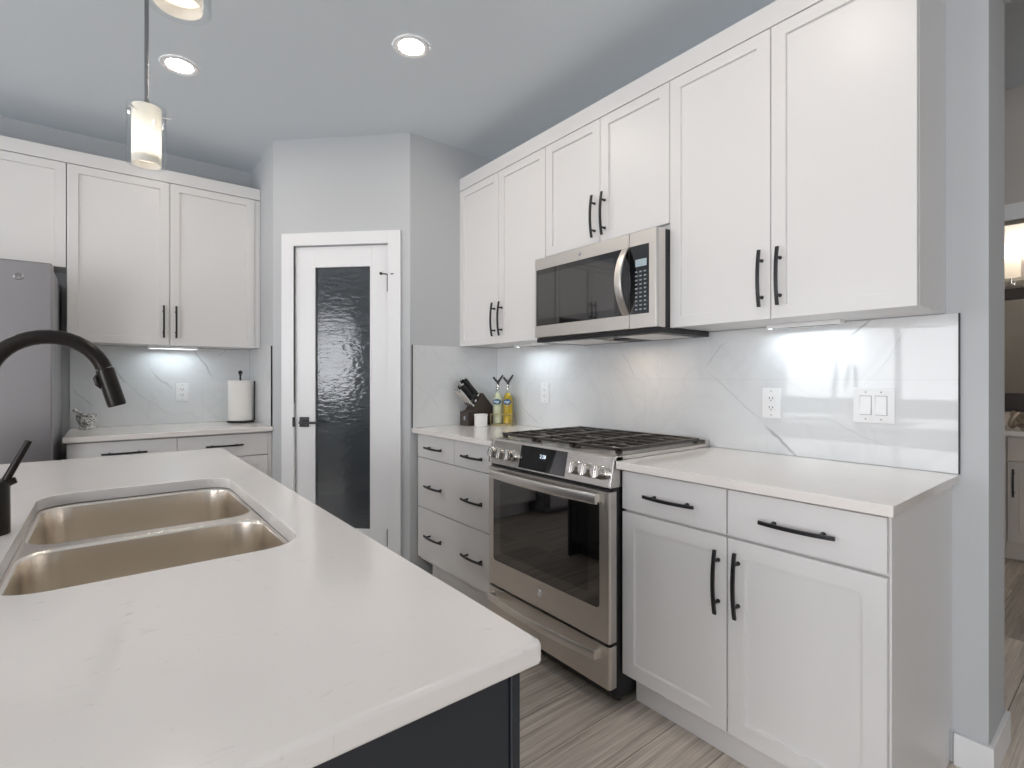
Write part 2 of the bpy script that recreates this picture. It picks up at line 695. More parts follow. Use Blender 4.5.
def copy_tree(o, delta=None, parent=None):
    c = o.copy()
    COL.objects.link(c)
    ORIGIN[c.name] = ORIGIN[o.name] + (Vector(delta) if delta else Vector())
    if parent is not None:
        c.parent = parent
        c.location = ORIGIN[c.name] - ORIGIN[parent.name]
    else:
        c.location = ORIGIN[c.name]
    for ch in list(o.children):
        copy_tree(ch, delta, c)
    return c


def struct(name, mb, m, parent=None, label=None, **k):
    o = obj(name, mb, m, parent, **k)
    if parent is None:
        o['kind'] = 'structure'
    if label:
        o['label'] = label
    return o


# ------------------------------------------------------------------ structure
struct('floor', MB().box(XL - .2, 3.4, YR - .2, YB + .2, -.1, 0), 'floor_planks', label='grey brown wood plank floor', loc=(0, 0, 0))
struct('ceiling', MB().box(XL - .2, 3.4, YR - .2, YB + .2, ZC, ZC + .1), 'ceiling_paint', label='flat pale grey ceiling')
struct('wall_right', MB().box(0, .256, -.912, YB + .1, 0, ZC).box(0, .256, -2.4, -.912, 2.47, ZC).box(0, .256, YR, -2.4, 0, ZC), 'wall_paint', label='blue grey wall behind the gas range, ending at the hall opening')
struct('wall_back', MB().box(XL - .1, 0, YB, YB + .1, 0, ZC), 'wall_paint', label='blue grey wall behind the refrigerator')
struct('wall_pantry_side', MB().box(-.658, 0, 1.592, 1.692, 0, ZC), 'wall_paint', label='short grey wall between pantry door and range wall')
struct('wall_pantry_return', MB().box(-1.287, -1.187, 2.221, YB, 0, ZC), 'wall_paint', label='narrow grey wall between pantry door and back counter')


def wall_with_holes(name, M, length, height, holes, th, m, label):
    """wall in frame M: u 0..length, v 0..height, w -th..0, with rectangular holes (u0,u1,v0,v1)"""
    mb = MB(M)
    us = sorted({0, length, *[h[0] for h in holes], *[h[1] for h in holes]})
    for a, b in zip(us[:-1], us[1:]):
        hs = sorted([(h[2], h[3]) for h in holes if h[0] <= a + 1e-6 and h[1] >= b - 1e-6])
        v = 0
        for (h0, h1) in hs:
            if h0 > v + 1e-6:
                mb.box(a, b, v, h0, -th, 0)
            v = h1
        if v < height - 1e-6:
            mb.box(a, b, v, height, -th, 0)
    return struct(name, mb, m, label=label)


DLEN = math.hypot(1.287 - .658, 2.221 - 1.592)
wall_with_holes('wall_pantry_front', F_DIAG, DLEN, ZC, [(.128, .772, 0, 2.052)], .10, 'wall_paint', 'diagonal pale wall around the pantry door')
F_LEFTW = frame((XL, YR, 0), (0, 1, 0), (0, 0, 1), (1, 0, 0))
wall_with_holes('wall_left', F_LEFTW, YB - YR, ZC, [(WIN_LEFT[0] - YR, WIN_LEFT[1] - YR, WIN_LEFT[2], WIN_LEFT[3]), (WIN_ADDED[0] - YR, WIN_ADDED[1] - YR, WIN_ADDED[2], WIN_ADDED[3])], .1, 'wall_paint', 'wall opposite the range, with its window and one added for light')
F_REARW = frame((XL, YR, 0), (1, 0, 0), (0, 0, 1), (0, 1, 0))
wall_with_holes('wall_rear', F_REARW, -XL + .256, ZC, [], .1, 'wall_paint', 'wall behind the camera')


def window(name, M, u0, u1, v0, v1, cols, rails, blinds=False):
    mb = MB(M)
    f = .05
    mb.box(u0, u1, v0, v0 + f, -.08, -.01)
    mb.box(u0, u1, v1 - f, v1, -.08, -.01)
    for i in range(cols + 1):
        u = u0 + (u1 - u0 - f) * i / cols
        mb.box(u, u + f, v0 + f, v1 - f, -.08, -.01)
    for v in rails:
        mb.box(u0 + f, u1 - f, v, v + .045, -.075, -.02)
    o = struct(name, mb, 'trim_white', label='white framed window')
    if blinds:
        b = MB(M)
        for k in range(4):
            z = v1 - .07 - k * .085
            b.box(u0 + .04, u1 - .04, z - .035, z, .012, .018)
        obj('blind', b, 'blind_white', o)
    return o


window('window_1', F_LEFTW, WIN_LEFT[0] - YR, WIN_LEFT[1] - YR, WIN_LEFT[2], WIN_LEFT[3], 3, (), True)
window('window_added', F_LEFTW, WIN_ADDED[0] - YR, WIN_ADDED[1] - YR, WIN_ADDED[2], WIN_ADDED[3], 2, ())  # added window, out of view, fills the lower room with daylight

# baseboard around the wall end
struct('baseboard_right', MB().box(-.014, 0, -.926, -.832, 0, .10, .002).box(0, .27, -.926, -.912, 0, .10, .002).box(.256, .27, -.912, YB, 0, .10, .002), 'trim_white', label='white baseboard around the end of the range wall')
struct('baseboard_pantry', MB(F_DIAG).box(.0, .066, 0, .10, 0, .012, .002).box(.834, DLEN - .002, 0, .10, 0, .012, .002), 'trim_white', label='white baseboard either side of the pantry door')

# hall and bathroom beyond the opening
F_HALL = frame((1.56, YB, 0), (0, -1, 0), (0, 0, 1), (-1, 0, 0))
wall_with_holes('wall_hall', F_HALL, YB - YR, ZC, [(YB + .66, YB + 1.46, 0, 2.03)], .10, 'hall_paint', 'taupe hall wall with the bathroom doorway')
struct('wall_bathroom_far', MB().box(3.2, 3.3, -2.3, .3, 0, ZC), 'hall_paint', label='bathroom wall behind the vanity')
struct('wall_bathroom_left', MB().box(1.66, 3.2, .2, .3, 0, ZC), 'hall_paint', label='bathroom side wall')
struct('wall_bathroom_right', MB().box(1.66, 3.2, -2.3, -2.2, 0, ZC), 'hall_paint', label='bathroom side wall')
struct('wall_hall_rear', MB().box(.256, 1.56, YR - .1, YR, 0, ZC), 'hall_paint', label='far end of the hall')
struct('wall_hall_end', MB().box(.256, 1.56, 1.2, 1.3, 0, ZC), 'hall_paint', label='near end of the hall')
mb = MB(F_HALL)
mb.box(YB + .60, YB + 1.52, 2.03, 2.115, 0, .016, .002)
mb.box(YB + .60, YB + .668, 0, 2.03, 0, .016, .002)
mb.box(YB + 1.452, YB + 1.52, 0, 2.03, 0, .016, .002)
struct('trim_2', mb, 'trim_white', label='white casing of the bathroom doorway')

# ------------------------------------------------------------------ pantry door
mb = MB(F_DIAG)
cw = .083
mb.box(.066, .066 + cw - .002, 0, 2.118, 0, .018, .002)
mb.box(.834 - cw + .002, .834, 0, 2.118, 0, .018, .002)
mb.box(.066 + cw - .002, .834 - cw + .002, 2.04, 2.118, 0, .018, .002)
# jamb
mb.box(.129, .146, 0, 2.04, -.099, 0)
mb.box(.754, .771, 0, 2.04, -.099, 0)
mb.box(.129, .771, 2.040, 2.051, -.099, 0)
struct('trim_1', mb, 'trim_white', label='white casing around the pantry door')

mb = MB(F_DIAG)
s0, s1, dz0, dz1 = .150, .7505, .008, 2.036
g0, g1, gz0, gz1 = .268, .642, .278, 1.916
mb.box(s0, g0, dz0, dz1, -.042, -.006, .0015)
mb.box(g1, s1, dz0, dz1, -.042, -.006, .0015)
mb.box(g0, g1, dz0, gz0, -.042, -.006, .0015)
mb.box(g0, g1, gz1, dz1, -.042, -.006, .0015)
door = struct('door_1', mb, 'trim_white', label='white pantry door with one tall textured glass pane')
mb = MB(F_DIAG)
for (a, b, c, d) in ((g0 - .002, g0 + .010, gz0, gz1), (g1 - .010, g1 + .002, gz0, gz1), (g0, g1, gz0 - .002, gz0 + .010), (g0, g1, gz1 - .010, gz1 + .002)):
    mb.box(a, b, c, d, -.018, -.003, .003)
obj('glazing_bead', mb, 'trim_white', door)
obj('glass_pane', MB(F_DIAG).box(g0 + .002, g1 - .002, gz0 + .002, gz1 - .002, -.028, -.020), 'rain_glass', door)
mb = MB(F_DIAG)
mb.box(.176, .236, .913, .975, -.006, .002, .002)
mb.box(.186, .226, .936, .953, .002, .012, .002)
hd = obj('handle', mb, 'matte_black', door)
mb = MB(F_DIAG)
mb.tube([(.206, .944, .0), (.206, .944, .048)], .009, 14)
mb.box(.200, .340, .937, .951, .044, .056, .004)
obj('lever', mb, 'matte_black', hd)
obj('strike_plate', MB(F_DIAG).box(.140, .148, .915, .975, .0005, .020, .001), 'matte_black', door)
for zc in (1.797, .245):
    h = obj('hinge', MB(F_DIAG).box(.7465, .7575, zc - .05, zc + .05, -.004, .004, .001).lathe((.752, 0, .006), [(.0075, zc - .051), (.0075, zc + .051)], 12, 'y'), 'matte_black', door)
    if zc > 1:
        st = MB(F_DIAG)
        st.tube([(.752, zc + .054, .008), (.715, zc + .056, .030)], .0035, 8)
        st.tube([(.752, zc + .054, .008), (.790, zc + .054, .022)], .0035, 8)
        st.lathe((.715, zc + .056, .026), [(.009, -.004), (.009, .006)], 12)
        obj('door_stop', st, 'matte_black', h)

# pantry interior shelves (dim, behind the textured glass)
for i, z in enumerate((.42, .86, 1.26, 1.64)):
    mb = MB()
    for k in range(16):
        y = 2.42 + k * .026
        mb.tube([(-1.17, y, z), (-.02, y, z)], .003, 6)
    for x in (-1.17, -.6, -.02):
        mb.tube([(x, 2.42, z - .006), (x, 2.82, z - .006)], .004, 6)
    mb.box(-1.17, -.02, 2.41, 2.42, z - .03, z + .004)
    tag(obj('wire_shelf', mb, 'trim_white'), 'white wire shelf inside the pantry, %s, seen through textured glass' % ('lowest', 'second from the floor', 'third from the floor', 'topmost')[i], 'shelf', 'pantry shelves')

# ------------------------------------------------------------------ cabinet builders
def shaker(M, u0, u1, v0, v1, w0, w1, stile=.054, rail=.054, rec=.010):
    """framed door: one mesh with a recessed flat centre panel"""
    mb = MB(M)
    e = .0015
    rects = [((u0, u1, v0, v1), w0), ((u0, u1, v0, v1), w1 - e), ((u0 + e, u1 - e, v0 + e, v1 - e), w1),
             ((u0 + stile, u1 - stile, v0 + rail, v1 - rail), w1), ((u0 + stile + .0018, u1 - stile - .0018, v0 + rail + .0018, v1 - rail - .0018), w1 - rec)]
    rings = [[(a, c, w), (b, c, w), (b, d, w), (a, d, w)] for ((a, b, c, d), w) in rects]
    mb.ring_loft(rings)
    return mb


def slab(M, u0, u1, v0, v1, w0, w1):
    return MB(M).box(u0, u1, v0, v1, w0, w1, .0018, 2)


def bow_handle(M, uc, vc, w, length=.198, vertical=True):
    """black arched bar pull on two posts; (uc,vc) centre on the front plane w"""
    mb = MB(M)
    n = 14
    rings = []
    hw, ht = .0052, .0035
    for i in range(n + 1):
        t = -1 + 2 * i / n
        s = t * length / 2
        ww = w + .023 + .011 * (1 - t * t)
        if vertical:
            rings.append([(uc - hw, vc + s, ww - ht), (uc + hw, vc + s, ww - ht), (uc + hw, vc + s, ww + ht), (uc - hw, vc + s, ww + ht)])
        else:
            rings.append([(uc + s, vc - hw, ww - ht), (uc + s, vc - hw, ww + ht), (uc + s, vc + hw, ww + ht), (uc + s, vc + hw, ww - ht)])
    mb.ring_loft(rings)
    for t in (-1, 1):
        s = t * .064
        p = (uc, vc + s) if vertical else (uc + s, vc)
        mb.tube([(p[0], p[1], w), (p[0], p[1], w + .026)], .0046, 10)
        mb.tube([(p[0], p[1], w), (p[0], p[1], w + .004)], .0065, 10)
    return mb


def cabinet(name, label, M, u0, u1, v0, v1, depth, fronts, loc, group=None, m='cabinet_white', toe=False, front_w=None, thick=.02, sides_to_floor=None):
    """carcass plus fronts: (kind, u0,u1,v0,v1, [handle (u,v,vertical,length)])"""
    t = thing(name, loc, label, 'cabinet', group)
    mb = MB(M)
    mb.box(u0, u1, v0, v1, .002, depth, .001, 1)
    obj('carcass', mb, m, t)
    if toe:
        obj('toe_kick', MB(M).box(u0 + toe[0], u1 - toe[1], .001, v0 - .001, .01, depth - .055, .001, 1), m, t)
    fw = front_w if front_w else depth + thick + .002
    for f in fronts:
        kind, a, b, c, d, hs = f[:6]
        o = (f[6] if len(f) > 6 else {})
        if kind == 'door':
            x = obj('door', shaker(M, a, b, c, d, fw - thick, fw, **o), m, t)
        elif kind == 'drawer':
            x = obj('drawer', slab(M, a, b, c, d, fw - thick, fw), m, t)
        elif kind == 'filler':
            x = obj('filler_strip', slab(M, a, b, c, d, fw - thick - .004, fw - .006), m, t)
        for h in hs:
            obj('handle', bow_handle(M, h[0], h[1], fw, h[3] if len(h) > 3 else .198, h[2]), 'matte_black', x)
    return t


UB, UT = 1.422, 2.427   # bottoms and tops of the wall cabinet doors
G = .0015
ST = dict(stile=.048, rail=.045)
cabinet('wall_cabinet', 'white two-door wall cabinet between pantry wall and microwave', F_RANGE, -1.588, -.760, 1.424, 2.426, .284,
        [('door', -1.5905, -1.168 - G, UB, UT, [(-1.203, 1.563, True)], ST), ('door', -1.168 + G, -.758 - G, UB, UT, [(-1.134, 1.563, True)], ST)], (-.15, 1.17, 1.422), 'wall cabinets over the range counter')
cabinet('wall_cabinet', 'short white two-door wall cabinet directly above the microwave', F_RANGE, -.757, -.003, 1.832, 2.426, .284,
        [('door', -.757 + G, -.380 - G, 1.850, UT, [(-.412, 1.973, True)], ST), ('door', -.380 + G, -.004 - G, 1.850, UT, [(-.350, 1.973, True)], ST)], (-.15, .38, 1.832), 'wall cabinets over the range counter')
cabinet('wall_cabinet', 'white two-door wall cabinet right of the microwave, nearest the hall opening', F_RANGE, .000, .810, 1.424, 2.426, .284,
        [('door', -.004 + G, .401 - G, UB, UT, [(.371, 1.563, True)], ST), ('door', .401 + G, .809, UB, UT, [(.433, 1.563, True)], ST)], (-.15, -.4, 1.422), 'wall cabinets over the range counter')
tag(obj('cabinet_crown', MB(F_RANGE).box(-1.590, .811, 2.431, 2.511, .002, .306, .0015), 'cabinet_white'), 'white flat crown board along the wall cabinets above the microwave', 'moulding')

BT, BD = .727, .737
cabinet('base_cabinet', 'white base cabinet with two drawers over two doors, right of the range', F_RANGE, .006, .826, .112, .884, .590,
        [('door', .004, .410 - G, .128, BT, [(.383, .588, True)], dict(stile=.052, rail=.052)), ('door', .412 + G, .822, .128, BT, [(.447, .594, True)], dict(stile=.052, rail=.052)),
         ('drawer', .004, .410 - G, BD, .875, [(.211, .802, False)]), ('drawer', .412 + G, .822, BD, .875, [(.617, .802, False)])], (-.3, -.41, 0), 'base cabinets beside the range', toe=(.001, .004))
cabinet('base_cabinet', 'white four-drawer base cabinet between range and pantry wall', F_RANGE, -1.588, -.770, .112, .884, .590,
        [('drawer', -1.582, -1.164 - G, BD + .004, .877, [(-1.368, .807, False)]), ('drawer', -1.164 + G, -.772, BD + .004, .877, [(-.966, .807, False)]),
         ('drawer', -1.582, -.772, .440, BD, [(-1.368, .579, False), (-.966, .579, False)]), ('drawer', -1.582, -.772, .134, .435, [(-1.368, .285, False), (-.966, .285, False)])], (-.3, 1.17, 0), 'base cabinets beside the range', toe=(.05, .004))

# back run
cabinet('wall_cabinet', 'white two-door wall cabinet above the paper towel counter', F_BACK, -2.281, -1.292, 1.424, 2.420, .284,
        [('door', -2.281, -1.801 - G, UB, UT - .007, [(-1.833, 1.563, True)], ST), ('door', -1.801 + G, -1.322, UB, UT - .007, [(-1.769, 1.563, True)], ST), ('filler', -1.320, -1.289, UB, UT - .007, [])], (-1.78, 2.72, 1.422), 'wall cabinets on the back wall')
cabinet('wall_cabinet', 'short white wall cabinet above the refrigerator', F_BACK, -3.225, -2.286, 1.850, 2.420, .284,
        [('door', -3.225, -2.757 - G, 1.836, UT - .007, [(-2.79, 1.94, True)], ST), ('door', -2.757 + G, -2.285, 1.836, UT - .007, [(-2.725, 1.94, True)], ST)], (-2.75, 2.72, 1.836), 'wall cabinets on the back wall')
tag(obj('cabinet_crown', MB(F_BACK).box(-3.225, -1.289, 2.424, 2.498, .002, .306, .0015), 'cabinet_white'), 'white flat crown board along the cabinets above the refrigerator', 'moulding')
cabinet('base_cabinet', 'white back-wall base cabinet under the paper towel counter', F_BACK, -2.270, -1.292, .112, .884, .590,
        [('drawer', -2.266, -1.792 - G, .744, .877, [(-2.030, .814, False)]), ('drawer', -1.792 + G, -1.314, .744, .877, [(-1.553, .814, False)]),
         ('door', -2.266, -1.792 - G, .128, .738, [(-1.825, .60, True)], dict(stile=.052, rail=.052)), ('door', -1.792 + G, -1.314, .128, .738, [(-1.76, .60, True)], dict(stile=.052, rail=.052)),
         ('filler', -1.312, -1.289, .128, .877, [])], (-1.78, 2.55, 0), toe=(.01, .004), front_w=.622)

# ------------------------------------------------------------------ worktops
CT0, CT1 = .886, .914
tag(obj('countertop', MB().box(-.648, -.001, -.845, -.003, CT0, CT1, .003), 'quartz'), 'white quartz worktop right of the range', 'countertop', 'quartz worktops')
tag(obj('countertop', MB().box(-.648, -.001, .765, 1.590, CT0, CT1, .003), 'quartz'), 'white quartz worktop left of the range, under the knife block', 'countertop', 'quartz worktops')
tag(obj('countertop', MB().box(-2.283, -1.288, 2.212, YB - .001, CT0, CT1, .003), 'quartz'), 'white quartz worktop on the back wall under the paper towel', 'countertop', 'quartz worktops')

# island worktop with the sink cut-out
IX0, IX1, IY0, IY1 = -2.66, -1.707, -.792, 1.297
SX0, SX1, SY0, SY1 = -2.240, -1.815, -.254, .550
mb = MB()
prof = [(.0035, CT0), (.0008, CT0 + .0015), (0, CT0 + .005), (0, CT1 - .007), (.0018, CT1 - .0022), (.006, CT1)]
rings = []
for off, z in prof:
    rings.append([(p[0], p[1], z) for p in rrect(IX0 + off, IX1 - off, IY0 + off, IY1 - off, .007, 5)])
mb.ring_loft(rings, False, False)
hole = [rrect(SX0 - o, SX1 + o, SY0 - o, SY1 + o, .072 + o, 8) for o in (0, 0, .002)]
zs = (CT0, CT1 - .002, CT1)
mb.ring_loft([[(p[0], p[1], z) for p in h] for h, z in zip(hole, zs)], False, False)
mb.fill_plate([rrect(IX0 + .006, IX1 - .006, IY0 + .006, IY1 - .006, .007, 5), hole[2]], CT1, True)
mb.fill_plate([rrect(IX0 + .0035, IX1 - .0035, IY0 + .0035, IY1 - .0035, .007, 5), hole[0]], CT0, False)
tag(obj('island_countertop', mb, 'quartz', smooth=50), 'large white quartz island worktop with sink cut-out', 'countertop')

# island cabinet
isl = thing('island_cabinet', (-2.2, .25, 0), 'charcoal kitchen island cabinet under the white worktop', 'cabinet')
mb = MB()
mb.box(-2.40, -1.758, -.752, -.27, .10, .884, .001, 1)
mb.box(-2.40, -1.758, .56, 1.262, .10, .884, .001, 1)
mb.box(-2.40, -1.758, -.27, .56, .10, .62, .001, 1)
mb.box(-2.40, -2.26, -.27, .56, .62, .884, .001, 1)
mb.box(-1.80, -1.758, -.27, .56, .62, .884, .001, 1)
obj('carcass', mb, 'island_paint', isl)
obj('toe_kick', MB().box(-2.38, -1.82, -.74, 1.25, .001, .10), 'island_paint', isl)
obj('end_panel', MB().box(-2.64, -1.742, -.772, -.754, .001, .885, .001, 1).box(-1.740, -1.727, -.774, -.752, .001, .885, .001, 1), 'island_paint', isl)
obj('end_panel', MB().box(-2.64, -1.727, 1.264, 1.282, .001, .885, .001, 1), 'island_paint', isl)
F_ISLE = frame((-1.758, 0, 0), (0, 1, 0), (0, 0, 1), (1, 0, 0))
for (a, b) in ((-.75, -.27), (-.267, .147), (.150, .564), (.567, 1.26)):
    d = obj('door', shaker(F_ISLE, a + G, b - G, .11, .875, .002, .022), 'island_paint', isl)
    obj('handle', bow_handle(F_ISLE, b - .04 if a < .1 else a + .04, .72, .022), 'matte_black', d)

# ------------------------------------------------------------------ sink
sink = thing('sink', (-2.03, .145, .884), 'undermount stainless double-bowl sink in the island worktop', 'sink')
b_far = (SX0 + .008, SX1 - .004, .142, SY1 - .012)
b_near = (SX0 + .008, SX1 - .004, SY0 + .006, .100)
ZR = .8845


def bowl(mb, x0, x1, y0, y1, depth):
    r = .062
    rings = []
    for off, dz in ((-.004, 0), (0, -.0015), (.003, -.006), (.006, -.05), (.010, -depth + .035), (.016, -depth + .014), (.030, -depth + .004), (.05, -depth)):
        rr = max(.02, r - off * .6)
        rings.append([(p[0], p[1], ZR + dz) for p in rrect(x0 + off, x1 - off, y0 + off, y1 - off, rr, 8)])
    cx, cy = (x0 + x1) / 2, (y0 + y1) / 2
    n = len(rings[0])
    for rad, dz in ((.10, -depth - .002), (.046, -depth - .005), (.040, -depth - .012)):
        # keep the ring's own start angle so the quads do not twist
        base = rings[7]
        rings.append([(cx + rad * math.cos(a), cy + rad * math.sin(a), ZR + dz) for a in [math.atan2(p[1] - cy, p[0] - cx) for p in base]])
    mb.ring_loft(rings, False, True)
    return [(p[0], p[1]) for p in rings[0]]


mb = MB()
l1 = bowl(mb, *b_far, .205)
l2 = bowl(mb, *b_near, .205)
mb.fill_plate([rrect(SX0 - .012, SX1 + .012, SY0 - .012, SY1 + .012, .06, 8), l1, l2], ZR, True)
obj('basin', mb, 'sink_steel', sink, smooth=60, normals=False)
for bb in (b_far, b_near):
    cx, cy = (bb[0] + bb[1]) / 2, (bb[2] + bb[3]) / 2
    obj('drain', MB().lathe((cx, cy, ZR - .2165), [(.036, 0), (.038, .003), (.030, .004), (.012, .002), (.012, .008), (.0, .009)], 24), 'chrome', sink)

# ------------------------------------------------------------------ faucet
FX, FY = -2.287, .165
fa = thing('faucet', (FX, FY, CT1), 'matte black gooseneck pull-down faucet at the island sink', 'faucet')
mb = MB()
mb.lathe((FX, FY, CT1 + .0005), [(.0350, 0), (.0350, .003), (.0345, .098), (.033, .103), (.024, .105)], 32)
mb.tube([(FX, FY, 1.01), (FX, FY, 1.04)], .017, 20)
obj('body', mb, 'faucet_black', fa)
CXa, CZa, RA = FX + .0915, 1.209, .0915
pts = [(FX, FY, 1.02), (FX, FY, 1.10)]
for i in range(19):
    a = PI - i / 18 * (PI * .90)
    pts.append((CXa + RA * math.cos(a), FY, CZa + RA * math.sin(a)))
ex, ez = pts[-1][0], pts[-1][2]
obj('gooseneck', MB().tube(pts, .0148, 20), 'faucet_black', fa)
dirx, dirz = .265, -.964
mb = MB()
mb.tube([(ex, FY, ez), (ex + dirx * .004, FY, ez + dirz * .004), (ex + dirx * .078, FY, ez + dirz * .078), (ex + dirx * .083, FY, ez + dirz * .083)], [.0150, .0166, .0170, .0160], 20)
sp = obj('spray_head', mb, 'faucet_black', fa)
mb = MB()
mb.tube([(ex - .0155 + dirx * .012, FY - .003, ez - .014), (ex - .0185 + dirx * .018, FY - .003, ez - .020), (ex - .0185 + dirx * .032, FY - .003, ez - .034), (ex - .0150 + dirx * .040, FY - .003, ez - .042)], [.003, .0058, .0058, .003], 10)
obj('spray_button', mb, 'faucet_black', sp)
mb = MB()
mb.tube([(FX + .024, FY, 1.010), (FX + .043, FY, 1.016)], [.010, .006], 16)
mb.tube([(FX + .026, FY, 1.010), (FX + .030, FY, 1.022), (FX + .061, FY, 1.092)], [.0072, .0068, .0060], 12)
obj('lever', mb, 'faucet_black', fa)

# ------------------------------------------------------------------ backsplashes
def backsplash(name, label, M, u0, u1, v1, m, trim_u):
    t = thing(name, M @ Vector(((u0 + u1) / 2, .915, 0)), label, 'backsplash')
    obj('tile_panel', MB(M).box(u0, u1, .9155, v1, .001, .008), m, t)
    mb = MB(M)
    for u in trim_u:
        mb.box(u - .0018, u + .0018, .9155, v1 + .001, .001, .0095)
    obj('edge_trim', mb, 'black_plastic', t)
    return t


backsplash('backsplash', 'glossy white veined tile backsplash behind the range and its worktops', F_RANGE, -1.5835, .8425, 1.4205, 'tile_range', (.8445,))
F_SIDE = frame((0, 1.592, 0), (1, 0, 0), (0, 0, 1), (0, -1, 0))
backsplash('backsplash', 'white tile backsplash on the pantry side wall beside the knife block', F_SIDE, -.645, -.0085, 1.4205, 'tile_side', (-.6475,))
backsplash('backsplash', 'white veined tile backsplash on the back wall behind the paper towel', F_BACK, -2.281, -1.2955, 1.4205, 'tile_back', ())
F_RET = frame((-1.287, 0, 0), (0, -1, 0), (0, 0, 1), (-1, 0, 0))
backsplash('backsplash', 'narrow white tile return right of the paper towel holder', F_RET, -2.8515, -2.236, 1.4205, 'tile_return', (-2.2335,))

# ------------------------------------------------------------------ badges
def badge(mb, c, r, ax_u, ax_v, n):
    """round maker's badge: disc, raised ring and a curled monogram"""
    c, u, v, n = Vector(c), Vector(ax_u), Vector(ax_v), Vector(n)
    M = frame(c, u, v, n)
    mb.lathe((0, 0, 0), [(r, 0), (r, .002), (r * .93, .003), (r * .86, .002), (r * .8, .0018)], 28, M=M)
    def curl(pts, rad):
        mb.tube([(p[0] * r, p[1] * r, .0028) for p in pts], rad * r, 6, M=M)
    curl([(-.08, .30), (-.30, .42), (-.52, .12), (-.36, -.30), (-.12, -.20), (-.08, .06), (-.28, .02)], .07)
    curl([(.46, .26), (.26, .44), (.10, .22), (.26, .04), (.08, -.14), (.24, -.38), (.50, -.20)], .07)
    for k in range(4):
        a = PI / 4 + k * PI / 2
        curl([(.64 * math.cos(a - .3), .64 * math.sin(a - .3)), (.70 * math.cos(a), .70 * math.sin(a)), (.60 * math.cos(a + .3), .60 * math.sin(a + .3))], .05)


# ------------------------------------------------------------------ range
rg = thing('gas_range', (-.33, .381, 0), 'stainless slide-in gas range with black grates and glass oven door', 'stove')
mb = MB()
mb.box(-.632, -.012, .004, .758, .03, .905, .002, 1)
for x in (-.58, -.06):
    for y in (.05, .71):
        mb.lathe((x, y, .0005), [(.018, 0), (.018, .012), (.012, .014), (.012, .03)], 12)
obj('body', mb, 'black_plastic', rg)
# oven door with bevelled right and left edges
Y0, Y1 = .004, .758
def front_slab(z0, z1, xf, ch=.010, xb=-.634):
    mb = MB()
    mb.prism([(xb, Y0), (xf + ch, Y0), (xf + ch * .25, Y0 + ch * .35), (xf, Y0 + ch), (xf, Y1 - ch), (xf + ch * .25, Y1 - ch * .35), (xf + ch, Y1), (xb, Y1)], z0, z1, 'xy', .0012)
    return mb
od = obj('oven_door', front_slab(.246, .800, -.674), 'steel_horizontal', rg)
mb = MB()
wl = [(y, z) for y, z in rrect(.052, .712, .364, .764, .016, 5)]
mb.prism(wl, -.6765, -.665, 'yz', .0006)
obj('oven_window', mb, 'oven_glass', od)
mb = MB()
mb.prism([(y, z) for y, z in rrect(.106, .660, .410, .733, .012, 4)], -.6769, -.6755, 'yz')
obj('window_border', mb, 'black_glass', od)
mb = MB()
n = 20
rings = []
for i in range(n + 1):
    t = -1 + 2 * i / n
    y = .385 + t * .334
    x = -.692 - .020 * (1 - t * t)
    rings.append([(x + .006, y, .752), (x + .006, y, .790), (x - .003, y, .790), (x - .007, y, .784), (x - .007, y, .758), (x - .003, y, .752)])
mb.ring_loft(rings)
for y in (.064, .706):
    mb.box(-.694, -.670, y - .012, y + .012, .757, .786, .003)
obj('handle', mb, 'handle_steel', od)
mb = MB()
badge(mb, (-.674, .386, .310), .0165, (0, -1, 0), (0, 0, 1), (-1, 0, 0))
obj('badge', mb, 'chrome', od)
obj('gap_dark', MB().box(-.655, -.63, .006, .756, .801, .8145, 0), 'black_plastic', rg)  # black strip put in for the dark of the open gap above the door
obj('gap_dark', MB().box(-.655, -.63, .006, .756, .235, .2455, 0), 'black_plastic', rg)  # likewise the dark of the gap between door and drawer
dr = obj('storage_drawer', front_slab(.078, .234, -.672), 'steel_horizontal', rg)
mb = MB()
rings = []
for i in range(n + 1):
    t = -1 + 2 * i / n
    y = .381 + t * .335
    x = -.702 - .026 * (1 - t * t)
    rings.append([(x + .004, y, .186), (x + .004, y, .216), (x - .004, y, .216), (x - .007, y, .211), (x - .007, y, .191), (x - .004, y, .186)])
mb.ring_loft(rings)
mb.prism([(-.670, .214), (-.704, .214), (-.704, .188), (-.670, .180)], .047, .060, 'xz', .001)
mb.prism([(-.670, .214), (-.704, .214), (-.704, .188), (-.670, .180)], .702, .715, 'xz', .001)
obj('handle', mb, 'handle_steel', dr)
